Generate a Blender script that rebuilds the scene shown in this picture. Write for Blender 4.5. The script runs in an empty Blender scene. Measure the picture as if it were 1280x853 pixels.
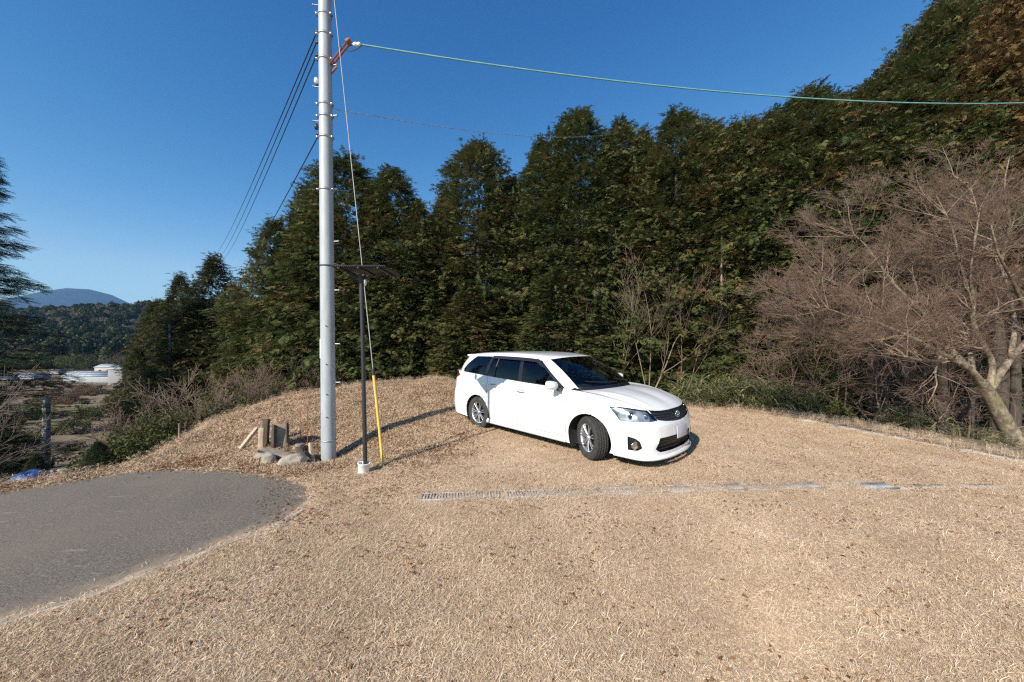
import bpy, math, random
import numpy as np
from math import radians, pi, sin, cos
S = bpy.context.scene
rng = np.random.default_rng(7); random.seed(7)
# ---------------------------------------------------------------- camera, world, sun, exposure
cam_d = bpy.data.cameras.new('camera'); cam = bpy.data.objects.new('camera', cam_d); S.collection.objects.link(cam)
cam_d.sensor_width = 36; cam_d.lens = 12.66; cam_d.clip_start = .05; cam_d.clip_end = 20000
EYE = 1.68
cam.location = (0, 0, EYE); cam.rotation_euler = (radians(90), 0, 0); S.camera = cam
W = bpy.data.worlds.new('World'); S.world = W; W.use_nodes = True
SUN_AZ, SUN_EL = math.atan2(-.590, -.807), radians(33)       # azimuth from +Y towards +X, of the sun itself
nt = W.node_tree; sky = nt.nodes.new('ShaderNodeTexSky'); sky.sky_type = 'NISHITA'; sky.sun_disc = False
sky.sun_elevation = SUN_EL; sky.sun_rotation = SUN_AZ; sky.altitude = 500; sky.air_density = 1.0; sky.dust_density = .05; sky.ozone_density = 4.5
bg = nt.nodes['Background']; bg.inputs[1].default_value = .128; sc_ = nt.nodes.new('ShaderNodeSeparateColor'); cc_ = nt.nodes.new('ShaderNodeCombineColor'); nt.links.new(sky.outputs[0], sc_.inputs[0])
for k, (g_, c_) in enumerate(((2.23, .427), (1.34, .633), (.90, 1.02))):      # clear-winter-air grading of the sky colour
    p_ = nt.nodes.new('ShaderNodeMath'); p_.operation = 'POWER'; p_.inputs[1].default_value = g_; q_ = nt.nodes.new('ShaderNodeMath'); q_.operation = 'MULTIPLY'; q_.inputs[1].default_value = c_
    r_ = nt.nodes.new('ShaderNodeMath'); r_.operation = 'MINIMUM'; nt.links.new(sc_.outputs[k], p_.inputs[0]); nt.links.new(p_.outputs[0], q_.inputs[0]); nt.links.new(q_.outputs[0], r_.inputs[0])
    if k == 2: r_.inputs[1].default_value = 1e6
    else: nt.links.new(sc_.outputs[k], r_.inputs[1])
    nt.links.new(r_.outputs[0], cc_.inputs[k])
nt.links.new(cc_.outputs[0], bg.inputs[0])
sl = bpy.data.lights.new('sun', 'SUN'); sl.energy = 5.0; sl.angle = radians(.53); sl.color = (1, .93, .83)
sun = bpy.data.objects.new('sun', sl); S.collection.objects.link(sun)
from mathutils import Vector, Matrix, Euler
sun.rotation_euler = Vector((sin(SUN_AZ)*cos(SUN_EL), cos(SUN_AZ)*cos(SUN_EL), sin(SUN_EL))).to_track_quat('Z', 'Y').to_euler()
S.view_settings.view_transform = 'Standard'; S.view_settings.look = 'None'; S.view_settings.exposure = .55; S.view_settings.gamma = 1
S.render.engine = 'CYCLES'; S.cycles.use_denoising = False; S.cycles.pixel_filter_type = 'BLACKMAN_HARRIS'; S.cycles.filter_width = 1.3; S.cycles.sample_clamp_indirect = 4; S.cycles.max_bounces = 6; S.cycles.transparent_max_bounces = 8
S.cycles.volume_bounces = 0
# ---------------------------------------------------------------- helpers
def mesh(name, V, Fs, mats, parent=None, smooth=False, mi=None, var=None, loc=None):
    """V (n,3); Fs = list of int arrays (m,3) / (m,4); one mesh object"""
    me = bpy.data.meshes.new(name); V = np.asarray(V, np.float32).reshape(-1, 3)
    if not isinstance(Fs, (list, tuple)): Fs = [Fs]
    Fs = [np.asarray(f, np.int32) for f in Fs if len(f)]
    me.vertices.add(len(V)); me.vertices.foreach_set('co', V.ravel())
    tot = np.concatenate([np.full(len(f), f.shape[1], np.int32) for f in Fs]); idx = np.concatenate([f.ravel() for f in Fs])
    me.loops.add(len(idx)); me.loops.foreach_set('vertex_index', idx)
    me.polygons.add(len(tot)); me.polygons.foreach_set('loop_start', np.concatenate([[0], np.cumsum(tot)[:-1]]).astype(np.int32))
    me.polygons.foreach_set('loop_total', tot)
    if not isinstance(mats, (list, tuple)): mats = [mats]
    for m in mats: me.materials.append(m)
    if mi is not None: me.polygons.foreach_set('material_index', np.asarray(mi, np.int32))
    if smooth: me.polygons.foreach_set('use_smooth', np.ones(len(tot), bool))
    if var is not None:
        a = me.attributes.new('var', 'FLOAT', 'POINT'); a.data.foreach_set('value', np.asarray(var, np.float32))
    me.update(calc_edges=True)
    o = bpy.data.objects.new(name, me); S.collection.objects.link(o)
    if parent is not None: o.parent = parent
    if loc is not None: o.location = loc
    return o
def thing(name, label, cat, loc=(0,0,0), rz=0, group=None):
    o = bpy.data.objects.new(name, None); S.collection.objects.link(o); o.location = loc; o.rotation_euler = (0,0,rz)
    o.empty_display_size = .2
    return tag(o, label, cat, group)
def tag(o, label, cat, group=None, kind=None):
    o['label'] = label
    if cat: o['category'] = cat
    if group: o['group'] = group
    if kind: o['kind'] = kind
    return o
def copy_tree(o, parent=None):
    c = o.copy(); S.collection.objects.link(c)
    if parent is not None: c.parent = parent
    for ch in list(o.children): copy_tree(ch, c)
    return c
class MB:
    """collects simple solids into one mesh"""
    def __init__(s): s.V = []; s.F = {3: [], 4: []}; s.n = 0
    def add(s, V, F):
        V = np.asarray(V, float)
        s.V.append(V)
        for f in F:
            f = np.asarray(f); 
            if len(f): s.F[f.shape[-1]].append(f.reshape(-1, f.shape[-1])+s.n)
        s.n += len(V); return s
    def box(s, c, d, R=None, taper=1.):
        v = np.array([[x,y,z] for z in (-.5,.5) for y in (-.5,.5) for x in (-.5,.5)], float)
        v[4:,:2] *= taper
        v = v*np.array(d)
        if R is not None: v = v@np.array(R).T
        return s.add(v+np.array(c), [[(0,2,3,1),(4,5,7,6),(0,1,5,4),(2,6,7,3),(0,4,6,2),(1,3,7,5)]])
    def tube(s, P, r, n=8, cap=True, flat=None):
        V, F = tube(P, r, n); s.add(V, [F])
        if cap:
            m = len(P)
            for k0, rev in ((0, True), ((m-1)*n, False)):
                c = V[k0:k0+n].mean(0); 
                idx = np.arange(n); a = np.stack([idx, (idx+1) % n, np.full(n, n)], 1)
                s.add(np.vstack([V[k0:k0+n], c]), [a[:, ::-1] if rev else a])
        return s
    def lathe(s, prof, n=24, R=None, c=(0,0,0), closed=False):
        prof = np.array(prof, float); a = np.arange(n)*2*pi/n
        V = np.stack([prof[:,None,0]*np.cos(a), prof[:,None,0]*np.sin(a), np.repeat(prof[:,1:2], n, 1)], -1).reshape(-1,3)
        if R is not None: V = V@np.array(R).T
        m = len(prof); F = []
        for i in range(m if closed else m-1):
            k = np.arange(n); i2 = (i+1) % m
            F.append(np.stack([i*n+k, i*n+(k+1) % n, i2*n+(k+1) % n, i2*n+k], 1))
        return s.add(V+np.array(c), [np.concatenate(F)])
    def obj(s, name, mat, parent=None, smooth=False, loc=None):
        Fs = [np.concatenate(f) for f in (s.F[3], s.F[4]) if f]
        o = mesh(name, np.concatenate(s.V), Fs, mat, parent, smooth, loc=loc)
        return o
def tube(P, r, n=6):
    P = np.asarray(P, float); m = len(P); r = np.broadcast_to(np.asarray(r, float), (m,))
    T = np.gradient(P, axis=0); T /= np.maximum(np.linalg.norm(T, axis=1), 1e-9)[:,None]
    ref = np.array([0,0,1.]) if abs(T[:,2]).mean() < .85 else np.array([1.,0,0])
    A = np.cross(T, ref); A /= np.maximum(np.linalg.norm(A, axis=1), 1e-9)[:,None]; B = np.cross(T, A)
    a = np.arange(n)*2*pi/n
    V = P[:,None]+r[:,None,None]*(A[:,None]*np.cos(a)[None,:,None]+B[:,None]*np.sin(a)[None,:,None])
    k = np.arange(n); base = (np.arange(m-1)*n)[:,None]
    F = np.stack([base+k, base+n+k, base+n+(k+1) % n, base+(k+1) % n], -1).reshape(-1,4)
    return V.reshape(-1,3), F
def bevel(o, w, seg=2):
    m = o.modifiers.new('bevel', 'BEVEL'); m.width = w; m.segments = seg; m.limit_method = 'ANGLE'; return o
def rotz(a): return np.array([[cos(a),-sin(a),0],[sin(a),cos(a),0],[0,0,1.]])
def rotx(a): return np.array([[1,0,0],[0,cos(a),-sin(a)],[0,sin(a),cos(a)]])
def roty(a): return np.array([[cos(a),0,sin(a)],[0,1,0],[-sin(a),0,cos(a)]])
# value noise used for terrain and shapes
_tab = np.random.default_rng(3).random((256,256))
def vnoise(x, y):
    x = np.asarray(x, float); y = np.asarray(y, float)
    xi = np.floor(x).astype(int); yi = np.floor(y).astype(int); fx = x-xi; fy = y-yi
    fx = fx*fx*(3-2*fx); fy = fy*fy*(3-2*fy); g = lambda a, b: _tab[a & 255, b & 255]
    return (g(xi,yi)*(1-fx)+g(xi+1,yi)*fx)*(1-fy)+(g(xi,yi+1)*(1-fx)+g(xi+1,yi+1)*fx)*fy-.5
def fbm(x, y, o=4):
    r = 0; a = 1
    for i in range(o): r = r+a*vnoise(x*2**i+17*i, y*2**i-9*i); a *= .5
    return r
# ---------------------------------------------------------------- materials
def nodes(name):
    m = bpy.data.materials.new(name); m.use_nodes = True
    return m, m.node_tree, m.node_tree.nodes['Principled BSDF']
def noise_tex(t, scale, detail=6, rough=.6, coord='Object', stretch=None, dist=0):
    tc = t.nodes.new('ShaderNodeTexCoord'); n = t.nodes.new('ShaderNodeTexNoise')
    n.inputs['Scale'].default_value = scale; n.inputs['Detail'].default_value = detail; n.inputs['Roughness'].default_value = rough; n.inputs['Distortion'].default_value = dist
    if stretch:
        mp = t.nodes.new('ShaderNodeMapping'); mp.inputs['Scale'].default_value = stretch
        t.links.new(tc.outputs[coord], mp.inputs[0]); t.links.new(mp.outputs[0], n.inputs['Vector'])
    else: t.links.new(tc.outputs[coord], n.inputs['Vector'])
    return n.outputs['Fac']
def ramp(t, src, stops):
    r = t.nodes.new('ShaderNodeValToRGB'); el = r.color_ramp.elements
    while len(el) < len(stops): el.new(.5)
    for e, (p, c) in zip(el, stops): e.position = p; e.color = (*c, 1)
    t.links.new(src, r.inputs[0]); return r.outputs[0]
def mixc(t, fac, a, b, mode='MIX'):
    m = t.nodes.new('ShaderNodeMix'); m.data_type = 'RGBA'; m.blend_type = mode
    for sock, v in ((m.inputs[0], fac), (m.inputs[6], a), (m.inputs[7], b)):
        if isinstance(v, (int, float)): sock.default_value = v
        elif isinstance(v, tuple): sock.default_value = (*v, 1)
        else: t.links.new(v, sock)
    return m.outputs[2]
def bump(t, b, src, strength, dist=.01):
    n = t.nodes.new('ShaderNodeBump'); n.inputs['Strength'].default_value = strength; n.inputs['Distance'].default_value = dist
    t.links.new(src, n.inputs['Height']); t.links.new(n.outputs[0], b.inputs['Normal'])
def mat(name, col, rough=.6, metal=0, var=.15, scale=8, bmp=0, coat=0, stretch=None, bdist=.01, dark=None):
    m, t, b = nodes(name); col = np.array(col)
    f = noise_tex(t, scale, stretch=stretch); lo = tuple(np.array(dark) if dark is not None else col*(1-var)); hi = tuple(np.minimum(col*(1+var), 1))
    t.links.new(ramp(t, f, [(.3, lo), (.7, hi)]), b.inputs['Base Color'])
    b.inputs['Roughness'].default_value = rough; b.inputs['Metallic'].default_value = metal; b.inputs['Coat Weight'].default_value = coat
    if bmp: bump(t, b, f, bmp, bdist)
    return m
# ---- car surface tables: x forward from the front axle, y sideways (half body), z up
def catmull(A, t):
    A = np.asarray(A, float); n = len(A)
    t = np.clip(np.asarray(t, float), 0, n-1-1e-9); i = np.floor(t).astype(int); f = (t-i)
    f = f.reshape(f.shape+(1,)*(A.ndim-1))
    g = lambda k: A[np.clip(k, 0, n-1)]
    p0 = np.where((i == 0).reshape(f.shape), 2*g(i)-g(i+1), g(i-1)); p1 = g(i); p2 = g(i+1)
    p3 = np.where((i >= n-2).reshape(f.shape), 2*g(i+1)-g(i), g(i+2))
    return .5*((2*p1)+(-p0+p2)*f+(2*p0-5*p1+4*p2-p3)*f*f+(-p0+3*p1-3*p2+p3)*f**3)
W_XY = [(.95,0),(.943,.2),(.915,.41),(.85,.60),(.715,.735),(.50,.79),(.30,.825),(0,.845),(-.5,.842),(-1.3,.842),
        (-2.0,.845),(-2.6,.8475),(-3.05,.838),(-3.36,.79),(-3.485,.65),(-3.53,.35),(-3.535,0)]
ZF = [.15,.24,.36,.48,.58,.67,.755]; IF = [.02,.02,.0,.005,.015,.05,.10]
ZS = [.17,.27,.42,.58,.72,.85,.96]; IS = [.025,.03,.008,.0,.006,.02,.045]
ZR = [.22,.34,.48,.62,.78,.93,1.06]; IR = [.03,.005,.0,.01,.05,.06,.07]
# weight of (front, side, rear) profile and top height / inset per column
W_W = [(1,0,0),(1,0,0),(1,0,0),(1,0,0),(.85,.15,0),(.5,.5,0),(.2,.8,0),(0,1,0),(0,1,0),(0,1,0),(0,1,0),(0,.9,.1),(0,.6,.4),(0,.3,.7),(0,0,1),(0,0,1),(0,0,1)]
W_TOP = [(.745,.10),(.745,.10),(.75,.11),(.768,.12),(.80,.12),(.85,.10),(.89,.075),(.935,.05),(.962,.042),(.982,.042),(1.01,.045),(1.04,.05),(1.06,.06),(1.07,.07),(1.07,.07),(1.065,.06),(1.065,.06)]
def wrap_table():
    n = len(W_XY); XY = np.array(W_XY, float); T = np.zeros((n,7,3))
    d = np.gradient(XY, axis=0); nrm = np.stack([-d[:,1], d[:,0]], 1); nrm[0] = (-1,0); nrm[-1] = (1,0)
    nrm /= np.linalg.norm(nrm, axis=1)[:,None]                      # points inwards
    for k in range(n):
        w = W_W[k]
        for r in range(7):
            z = w[0]*ZF[r]+w[1]*ZS[r]+w[2]*ZR[r]; ins = w[0]*IF[r]+w[1]*IS[r]+w[2]*IR[r]
            if r >= 3:
                z0 = w[0]*ZF[3]+w[1]*ZS[3]+w[2]*ZR[3]; zt = w[0]*ZF[6]+w[1]*ZS[6]+w[2]*ZR[6]
                z = z0+(z-z0)/(zt-z0)*(W_TOP[k][0]-z0)
            if r == 6: ins = W_TOP[k][1]
            T[k,r,:2] = XY[k]+nrm[k]*ins*(1 if 0 < k < n-1 else 1); T[k,r,2] = z
        if k in (0, n-1): T[k,:,1] = 0
    return T
WT = wrap_table()
def wrap(u, v):
    """u 0..16 perimeter, v 0..6 height -> (len u, len v, 3)"""
    return np.swapaxes(catmull(np.swapaxes(catmull(WT, u), 0, 1), v), 0, 1)
def wrap_pt(u, v):
    """same surface at arbitrary points"""
    def wts(t, n):
        t = np.clip(t, 0, n-1-1e-9); i = np.floor(t).astype(int); f = t-i
        w = [.5*(-f+2*f*f-f**3), .5*(2-5*f*f+3*f**3), .5*(f+4*f*f-3*f**3), .5*(-f*f+f**3)]
        W_ = np.zeros(t.shape+(n,))
        for k, wk in zip((-1,0,1,2), w):
            j = i+k
            for jj, ww in ((np.clip(j,0,n-1), wk),): np.put_along_axis(W_, jj[...,None], np.take_along_axis(W_, jj[...,None], -1)+ww[...,None], -1)
            lo = j < 0; hi = j > n-1                                  # linear extrapolation at the ends, as catmull()
            W_[...,0] += np.where(lo, wk, 0); W_[...,1] -= np.where(lo, wk, 0); W_[...,n-1] += np.where(hi, wk, 0); W_[...,n-2] -= np.where(hi, wk, 0)
        return W_
    return np.einsum('...a,...b,abk->...k', wts(u, WT.shape[0]), wts(v, 7), WT)
def snap(u, v, polys, thr=.68):
    """grid u x v -> parameters with points next to a polygon's outline moved onto it"""
    iu = lambda q: np.interp(q, u, np.arange(len(u)))+np.where(q < u[0], (q-u[0])*30, 0); iv = lambda q: np.interp(q, v, np.arange(len(v)))+np.where(q > v[-1], (q-v[-1])*10, 0)
    X, Y = np.meshgrid(np.arange(len(u))*1., np.arange(len(v))*1., indexing='ij'); best = np.full(X.shape, thr); nx = X.copy(); ny = Y.copy()
    for poly in polys:
        q = np.array(poly, float); den = []
        for a, b in zip(q, np.roll(q, -1, 0)):                   # densify: index space bends long edges
            den += [a+(b-a)*t for t in np.linspace(0, 1, 9)[:-1]]
        q = np.array(den); qx, qy = iu(q[:,0]), iv(q[:,1])
        for k in range(len(q)):
            ax, ay, bx, by = qx[k], qy[k], qx[(k+1) % len(q)], qy[(k+1) % len(q)]; dx, dy = bx-ax, by-ay
            t = np.clip(((X-ax)*dx+(Y-ay)*dy)/(dx*dx+dy*dy+1e-9), 0, 1); px, py = ax+t*dx, ay+t*dy; d = np.hypot(X-px, Y-py)
            m = d < best; best = np.where(m, d, best); nx = np.where(m, px, nx); ny = np.where(m, py, ny)
    nx[0] = 0; nx[-1] = len(u)-1; ny[:,0] = 0; ny[:,-1] = len(v)-1
    return np.interp(nx, np.arange(len(u)), u), np.interp(ny, np.arange(len(v)), v)
G_B = [(.03,0,1.0),(0,.25,.997),(-.09,.48,.985),(-.22,.63,.972),(-.32,.70,.962),(-.44,.785,.962),(-.98,.798,.975),(-1.38,.80,.987),(-1.84,.80,1.006),(-2.27,.797,1.026),
       (-2.72,.785,1.042),(-3.07,.75,1.06),(-3.26,.69,1.068),(-3.36,.58,1.07),(-3.41,.3,1.065),(-3.42,0,1.065)]
G_T = [(-.82,0,1.432),(-.83,.25,1.428),(-.87,.42,1.415),(-.93,.53,1.40),(-.99,.565,1.392),(-1.12,.60,1.402),(-1.30,.615,1.416),(-1.46,.622,1.424),(-1.88,.628,1.43),(-2.22,.625,1.427),
       (-2.62,.615,1.418),(-2.88,.595,1.408),(-3.05,.56,1.40),(-3.13,.50,1.398),(-3.17,.28,1.402),(-3.18,0,1.405)]
def green(u, v):
    b = catmull(G_B, u)[:,None,:]; t = catmull(G_T, u)[:,None,:]
    vv = np.asarray(v)[None,:,None]; p = b*(1-vv)+t*vv
    uq = np.asarray(u, float); o = np.zeros_like(p); g = (catmull(G_B, np.minimum(uq+.01, 15))-catmull(G_B, np.maximum(uq-.01, 0)))[:,:2]
    nn = np.stack([g[:,1], -g[:,0]], 1); nn /= np.maximum(np.linalg.norm(nn, axis=1), 1e-6)[:,None]
    o[...,:2] = nn[:,None,:]*np.where(np.asarray(u)[:,None,None] < 4.5, .035, .03)*np.sin(np.pi*vv)
    o[...,2:] = .03*np.sin(np.pi*vv)*(np.asarray(u)[:,None,None] < 4.5)
    q = p+o; q[np.asarray(u) <= 1e-6,:,1] = 0; q[np.asarray(u) >= 15-1e-6,:,1] = 0
    return q
def coons(c0, c1, d0, d1):
    """c0,c1: curves over t at s=0,1 (n,3); d0,d1: curves over s at t=0,1 (m,3) -> (m,n,3)"""
    m, n = len(d0), len(c0); s = np.linspace(0,1,m)[:,None,None]; t = np.linspace(0,1,n)[None,:,None]
    return (1-s)*c0[None]+s*c1[None]+(1-t)*d0[:,None]+t*d1[:,None]-((1-s)*(1-t)*c0[0]+(1-s)*t*c0[-1]+s*(1-t)*c1[0]+s*t*c1[-1])
# ================================================================ the car
def car_paint():
    m, t, b = nodes('white_paint')
    f = noise_tex(t, 3, 5); d = ramp(t, f, [(.35, (.70,.695,.68)), (.7, (.75,.75,.745))])
    t.links.new(d, b.inputs['Base Color']); b.inputs['Roughness'].default_value = .32
    b.inputs['Coat Weight'].default_value = .8; b.inputs['Coat Roughness'].default_value = .06
    return m
def glass_mat(name, tint, alpha):
    m, t, b = nodes(name); t.nodes.remove(b); out = t.nodes['Material Output']
    tr = t.nodes.new('ShaderNodeBsdfTransparent'); tr.inputs[0].default_value = (*tint, 1)
    gl = t.nodes.new('ShaderNodeBsdfGlossy'); gl.inputs['Roughness'].default_value = .02
    f = noise_tex(t, 3, 3); t.links.new(ramp(t, f, [(.3, (.92,.95,1.)), (.7, (1,1,1))]), gl.inputs[0])
    fr = t.nodes.new('ShaderNodeFresnel'); fr.inputs[0].default_value = 1.5
    mx = t.nodes.new('ShaderNodeMixShader'); t.links.new(fr.outputs[0], mx.inputs[0]); t.links.new(tr.outputs[0], mx.inputs[1]); t.links.new(gl.outputs[0], mx.inputs[2])
    t.links.new(mx.outputs[0], out.inputs[0]); return m
PAINT = car_paint()
BLK = mat('black_trim', (.012,.012,.013), .35); SEAM = mat('dark_inner', (.01,.01,.01), .9); SEATM = mat('seat_fabric', (.05,.048,.045), .9)
VISOR = mat('smoked_visor', (.022,.018,.022), .12, coat=.5)
CHROME = mat('chrome', (.75,.75,.76), .14, 1, var=.04); ALLOY = mat('alloy', (.62,.63,.65), .32, .85, var=.08)
TYRE = mat('tyre_rubber', (.035,.033,.031), .85, var=.5, scale=30, bmp=.3, dark=(.022,.02,.019)); 
GLW = glass_mat('windscreen_glass', (.62,.72,.70), 1); GLS = glass_mat('side_glass', (.42,.49,.49), 1); GLD = glass_mat('privacy_glass', (.17,.195,.20), 1)
LENS = glass_mat('clear_lens', (.86,.88,.9), 1); REDL = mat('red_lens', (.13,.008,.01), .1, coat=1); PLATE = mat('number_plate', (.50,.46,.50), .5)
def in_poly(x, y, poly):
    r = np.zeros(x.shape, bool); n = len(poly)
    for i in range(n):
        x0, y0 = poly[i]; x1, y1 = poly[(i+1) % n]
        if y0 == y1: continue
        c = ((y0 > y) != (y1 > y)) & (x < (x1-x0)*(y-y0)/(y1-y0)+x0); r ^= c
    return r
def grid_faces(m, n):
    i = np.arange(m-1)[:,None]*n; j = np.arange(n-1)[None]
    return np.stack([i+j, i+n+j, i+n+j+1, i+j+1], -1)          # (m-1,n-1,4)
def part_from(P, mask, name, material, parent, side=0, flip=False, thick=None, off=0, label=None):
    """P (m,n,3) half surface, mask (m-1,n-1); side 0 = both halves in one mesh, -1/1 = that half"""
    F = grid_faces(*P.shape[:2])[mask]
    if len(F) == 0: return None
    used = np.unique(F); mp = np.full(P.shape[0]*P.shape[1], -1); mp[used] = np.arange(len(used))
    V = P.reshape(-1,3)[used]; F = mp[F]
    if flip: F = F[:, ::-1]
    if side == 0: VV = np.vstack([V, V*(1,-1,1)]); FF = np.vstack([F, F[:, ::-1]+len(V)])
    elif side > 0: VV, FF = V, F
    else: VV, FF = V*(1,-1,1), F[:, ::-1]
    o = mesh(name, VV, FF, material, parent, True)
    if label: o['label'] = label
    return o
def normals(P):
    du = np.gradient(P, axis=0); dv = np.gradient(P, axis=1); n = np.cross(du, dv)
    return n/np.maximum(np.linalg.norm(n, axis=2), 1e-9)[...,None]
def build_car(loc, rz):
    R = thing('estate_car', 'white five-door estate car parked on dry grass with front wheels turned', 'car', loc, rz)
    # ---------- lower body wrap
    uf = np.linspace(0, 16, 3201); mid = wrap(uf, np.array([3.]))[:,0]; L = np.concatenate([[0], np.cumsum(np.linalg.norm(np.diff(mid, axis=0), axis=1))])
    ul = list(np.interp(np.linspace(0, L[-1], 460), L, uf))
    sx = [-.405, -1.44, -2.25, -2.83]; us = []
    for x in sx:
        i = np.argmin(abs(mid[:,0]-x)); us.append(uf[i]); g = .0036/np.linalg.norm(mid[i+1]-mid[i])*(uf[1]-uf[0])
        ul = [a for a in ul if abs(a-uf[i]) > 1.5*g]+[uf[i]-g, uf[i]+g]
    u = np.array(sorted(ul))
    vl = list(np.linspace(0, 6, 66)); vs = .80; vl = [a for a in vl if abs(a-vs) > .05]+[vs-.03, vs+.03]; v = np.array(sorted(vl))
    polys = dict(head=[(5.95,5.0),(5.3,5.3),(4.2,5.72),(3.24,5.92),(2.85,5.45),(2.55,4.7),(3.2,4.45),(3.94,4.30),(4.35,4.05),(5.15,3.75),(5.48,4.3)],
                 grille=[(-.3,6.3),(-.3,4.15),(.9,4.28),(1.8,4.5),(2.5,4.72),(2.82,5.4),(3.2,6.3)],
                 fog=[(4.67,2.38),(4.23,2.35),(3.95,2.1),(3.80,1.45),(4.1,1.1),(4.67,1.0)], intake=[(-.3,2.45),(1.2,2.5),(2.5,2.5),(2.84,1.35),(2.4,.9),(1.2,.85),(-.3,.85)],
                 tail=[(12.35,5.35),(12.9,6.3),(14.4,6.3),(14.4,4.75),(13.3,4.6)])
    nu, nv = snap(u, v, list(polys.values()))
    P = wrap_pt(nu, nv); uu = (u[:-1]+u[1:])/2; vv = (v[:-1]+v[1:])/2; U, Vv = np.meshgrid(uu, vv, indexing='ij')
    CU = (nu[:-1,:-1]+nu[1:,:-1]+nu[:-1,1:]+nu[1:,1:])/4; CV = (nv[:-1,:-1]+nv[1:,:-1]+nv[:-1,1:]+nv[1:,1:])/4
    for cx in (0, -2.53):                                       # wheel arches cut in, rim of the hole snapped round
        d = np.hypot(P[...,0]-cx, P[...,2]-.30); side = (P[...,1] > .5)
        m = side & (abs(d-.352) < .0102); s = .352/np.maximum(d, 1e-6)
        P[...,0] = np.where(m, cx+(P[...,0]-cx)*s, P[...,0]); P[...,2] = np.where(m, .30+(P[...,2]-.30)*s, P[...,2])
        fl = side & (d > .352) & (d < .44)                      # flared lip
        P[...,1] += np.where(fl, .012*np.clip(1-(d-.352)/.08, 0, 1), 0)
    Cc = (P[:-1,:-1]+P[1:,:-1]+P[:-1,1:]+P[1:,1:])/4
    arch = np.zeros(U.shape, bool)
    for cx in (0, -2.53): arch |= (Cc[...,1] > .5) & (np.hypot(Cc[...,0]-cx, Cc[...,2]-.30) < .352)
    seam = np.zeros(U.shape, bool)
    for i, x0 in enumerate(us):
        g = abs(U-x0) < .004; gg = (u[:-1] < x0) & (u[1:] > x0)
        seam |= gg[:,None] & (Vv > (vs if i < 3 else 3.2))
    low = (v[:-1] < vs) & (v[1:] > vs); seam |= low[None] & (U > us[0]) & (U < us[2])
    N = normals(P); 
    if N[len(u)//2, 30, 1] < 0: N = -N
    head = in_poly(CU, CV, polys['head']); grille = in_poly(CU, CV, polys['grille']) & ~head; fog = in_poly(CU, CV, polys['fog'])
    intake = in_poly(CU, CV, polys['intake']); tail = in_poly(CU, CV, polys['tail'])
    gap = seam | arch
    fd = (U > us[0]) & (U < us[1]) & (Vv > vs) & ~gap; rd = (U > us[1]) & (U < us[2]) & (Vv > vs) & ~gap
    gate = (U > 14.0) & (Vv > 3.0) & ~tail
    body = ~(gap | head | grille | fog | intake | fd | rd | gate | tail)
    part_from(P, body, 'body', PAINT, R)
    for s in (-1, 1):
        for nm, mk, hx in (('front_door', fd, -1.36), ('rear_door', rd, -2.08)):
            d = part_from(P, mk, nm, PAINT, R, s)
            j = np.argmin(abs(mid[:,0]-hx)); pz = .845 if nm == 'front_door' else .875; y = s*.842
            h = MB(); xs = np.linspace(-.095, .095, 9); h.tube(np.stack([hx+xs, y+s*.035*np.cos(xs/.095*pi/2)**.5, pz+xs*-.06], 1), .0125, 8)
            h.obj('door_handle', PAINT, d, True); MB().box((hx, y-s*.012, pz-.006), (.14,.01,.034)).obj('handle_recess', SEAM, d)
        t_ = part_from(P, tail, 'tail_light', REDL, R, s)
        # headlamp: bowl, projector, clear lens
        Pb = P-N*.035; bowl = part_from(Pb, head, 'headlight', BLK if False else HEADB, R, s)
        part_from(P+N*.001, head, 'lens', LENS, bowl, s)
        ih = wrap(np.array([4.25]), np.array([4.95]))[0,0]; 
        for uh, vh, rr, mt in ((4.45,4.75,.047,CHROME), (3.35,5.1,.035,CHROME)):
            c = wrap(np.array([uh]), np.array([vh]))[0,0]; dirv = np.array([.92,.36,0.]); c = c-dirv*.028
            Rm = np.array(Vector(dirv*(1,s,1)).to_track_quat('Z','Y').to_matrix())
            q = MB().lathe([(rr,.0),(rr*1.1,.012),(rr*.94,.014),(rr*.9,.004)], 20, Rm, c*(1,s,1)); q.obj('reflector_ring', mt, bowl, True)
            MB().lathe([(rr*.9,.0),(rr*.7,.013),(rr*.4,.02),(0,.023)], 16, Rm, c*(1,s,1)).obj('projector', GLD if rr > .04 else CHROME, bowl, True)
        # fog lamp
        fb = part_from(P-N*.022, fog, 'fog_light', BLK, R, s)
        c = wrap(np.array([4.22]), np.array([1.62]))[0,0]; dirv = np.array([.8,.6,0]); c = c-dirv*.02; Rm = np.array(Vector(dirv*(1,s,1)).to_track_quat('Z','Y').to_matrix())
        MB().lathe([(.048,0),(.05,.016),(.042,.018),(.030,.012),(0,.016)], 20, Rm, c*(1,s,1)).obj('lamp', CHROME, fb, True)
    part_from(P, gate, 'tailgate', PAINT, R)
    g = part_from(P-N*.02, grille, 'grille', GRILM, R)
    for vb, hh in ((4.72,.004), (5.1,.005), (5.45,.005), (5.8,.004)):
        b = MB(); ub = np.linspace(-2.75, 2.75, 40); pts = wrap(abs(ub), np.array([vb]))[:,0]*np.stack([np.ones(40), np.sign(ub)+(ub == 0), np.ones(40)], 1)
        b.tube(pts-np.array([.008,0,0]), hh, 6); b.obj('grille_bar', BLK, g, True)
    b = MB(); c = wrap(np.array([0.]), np.array([5.15]))[0,0]+np.array([.006,0,0]); a = np.linspace(0, 2*pi, 25)
    tilt = .35
    def oval(w, h, r, dz=0): b.tube(np.stack([c[0]-(dz+np.sin(a)*h)*tilt, np.cos(a)*w, c[2]+dz+np.sin(a)*h], 1), r, 6, cap=False)
    oval(.062,.042,.006); oval(.020,.040,.0045); oval(.042,.015,.0045,.016); b.obj('emblem', CHROME, R, True)
    ip = part_from(P-N*.05, intake, 'lower_intake', BLK, R)
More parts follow.
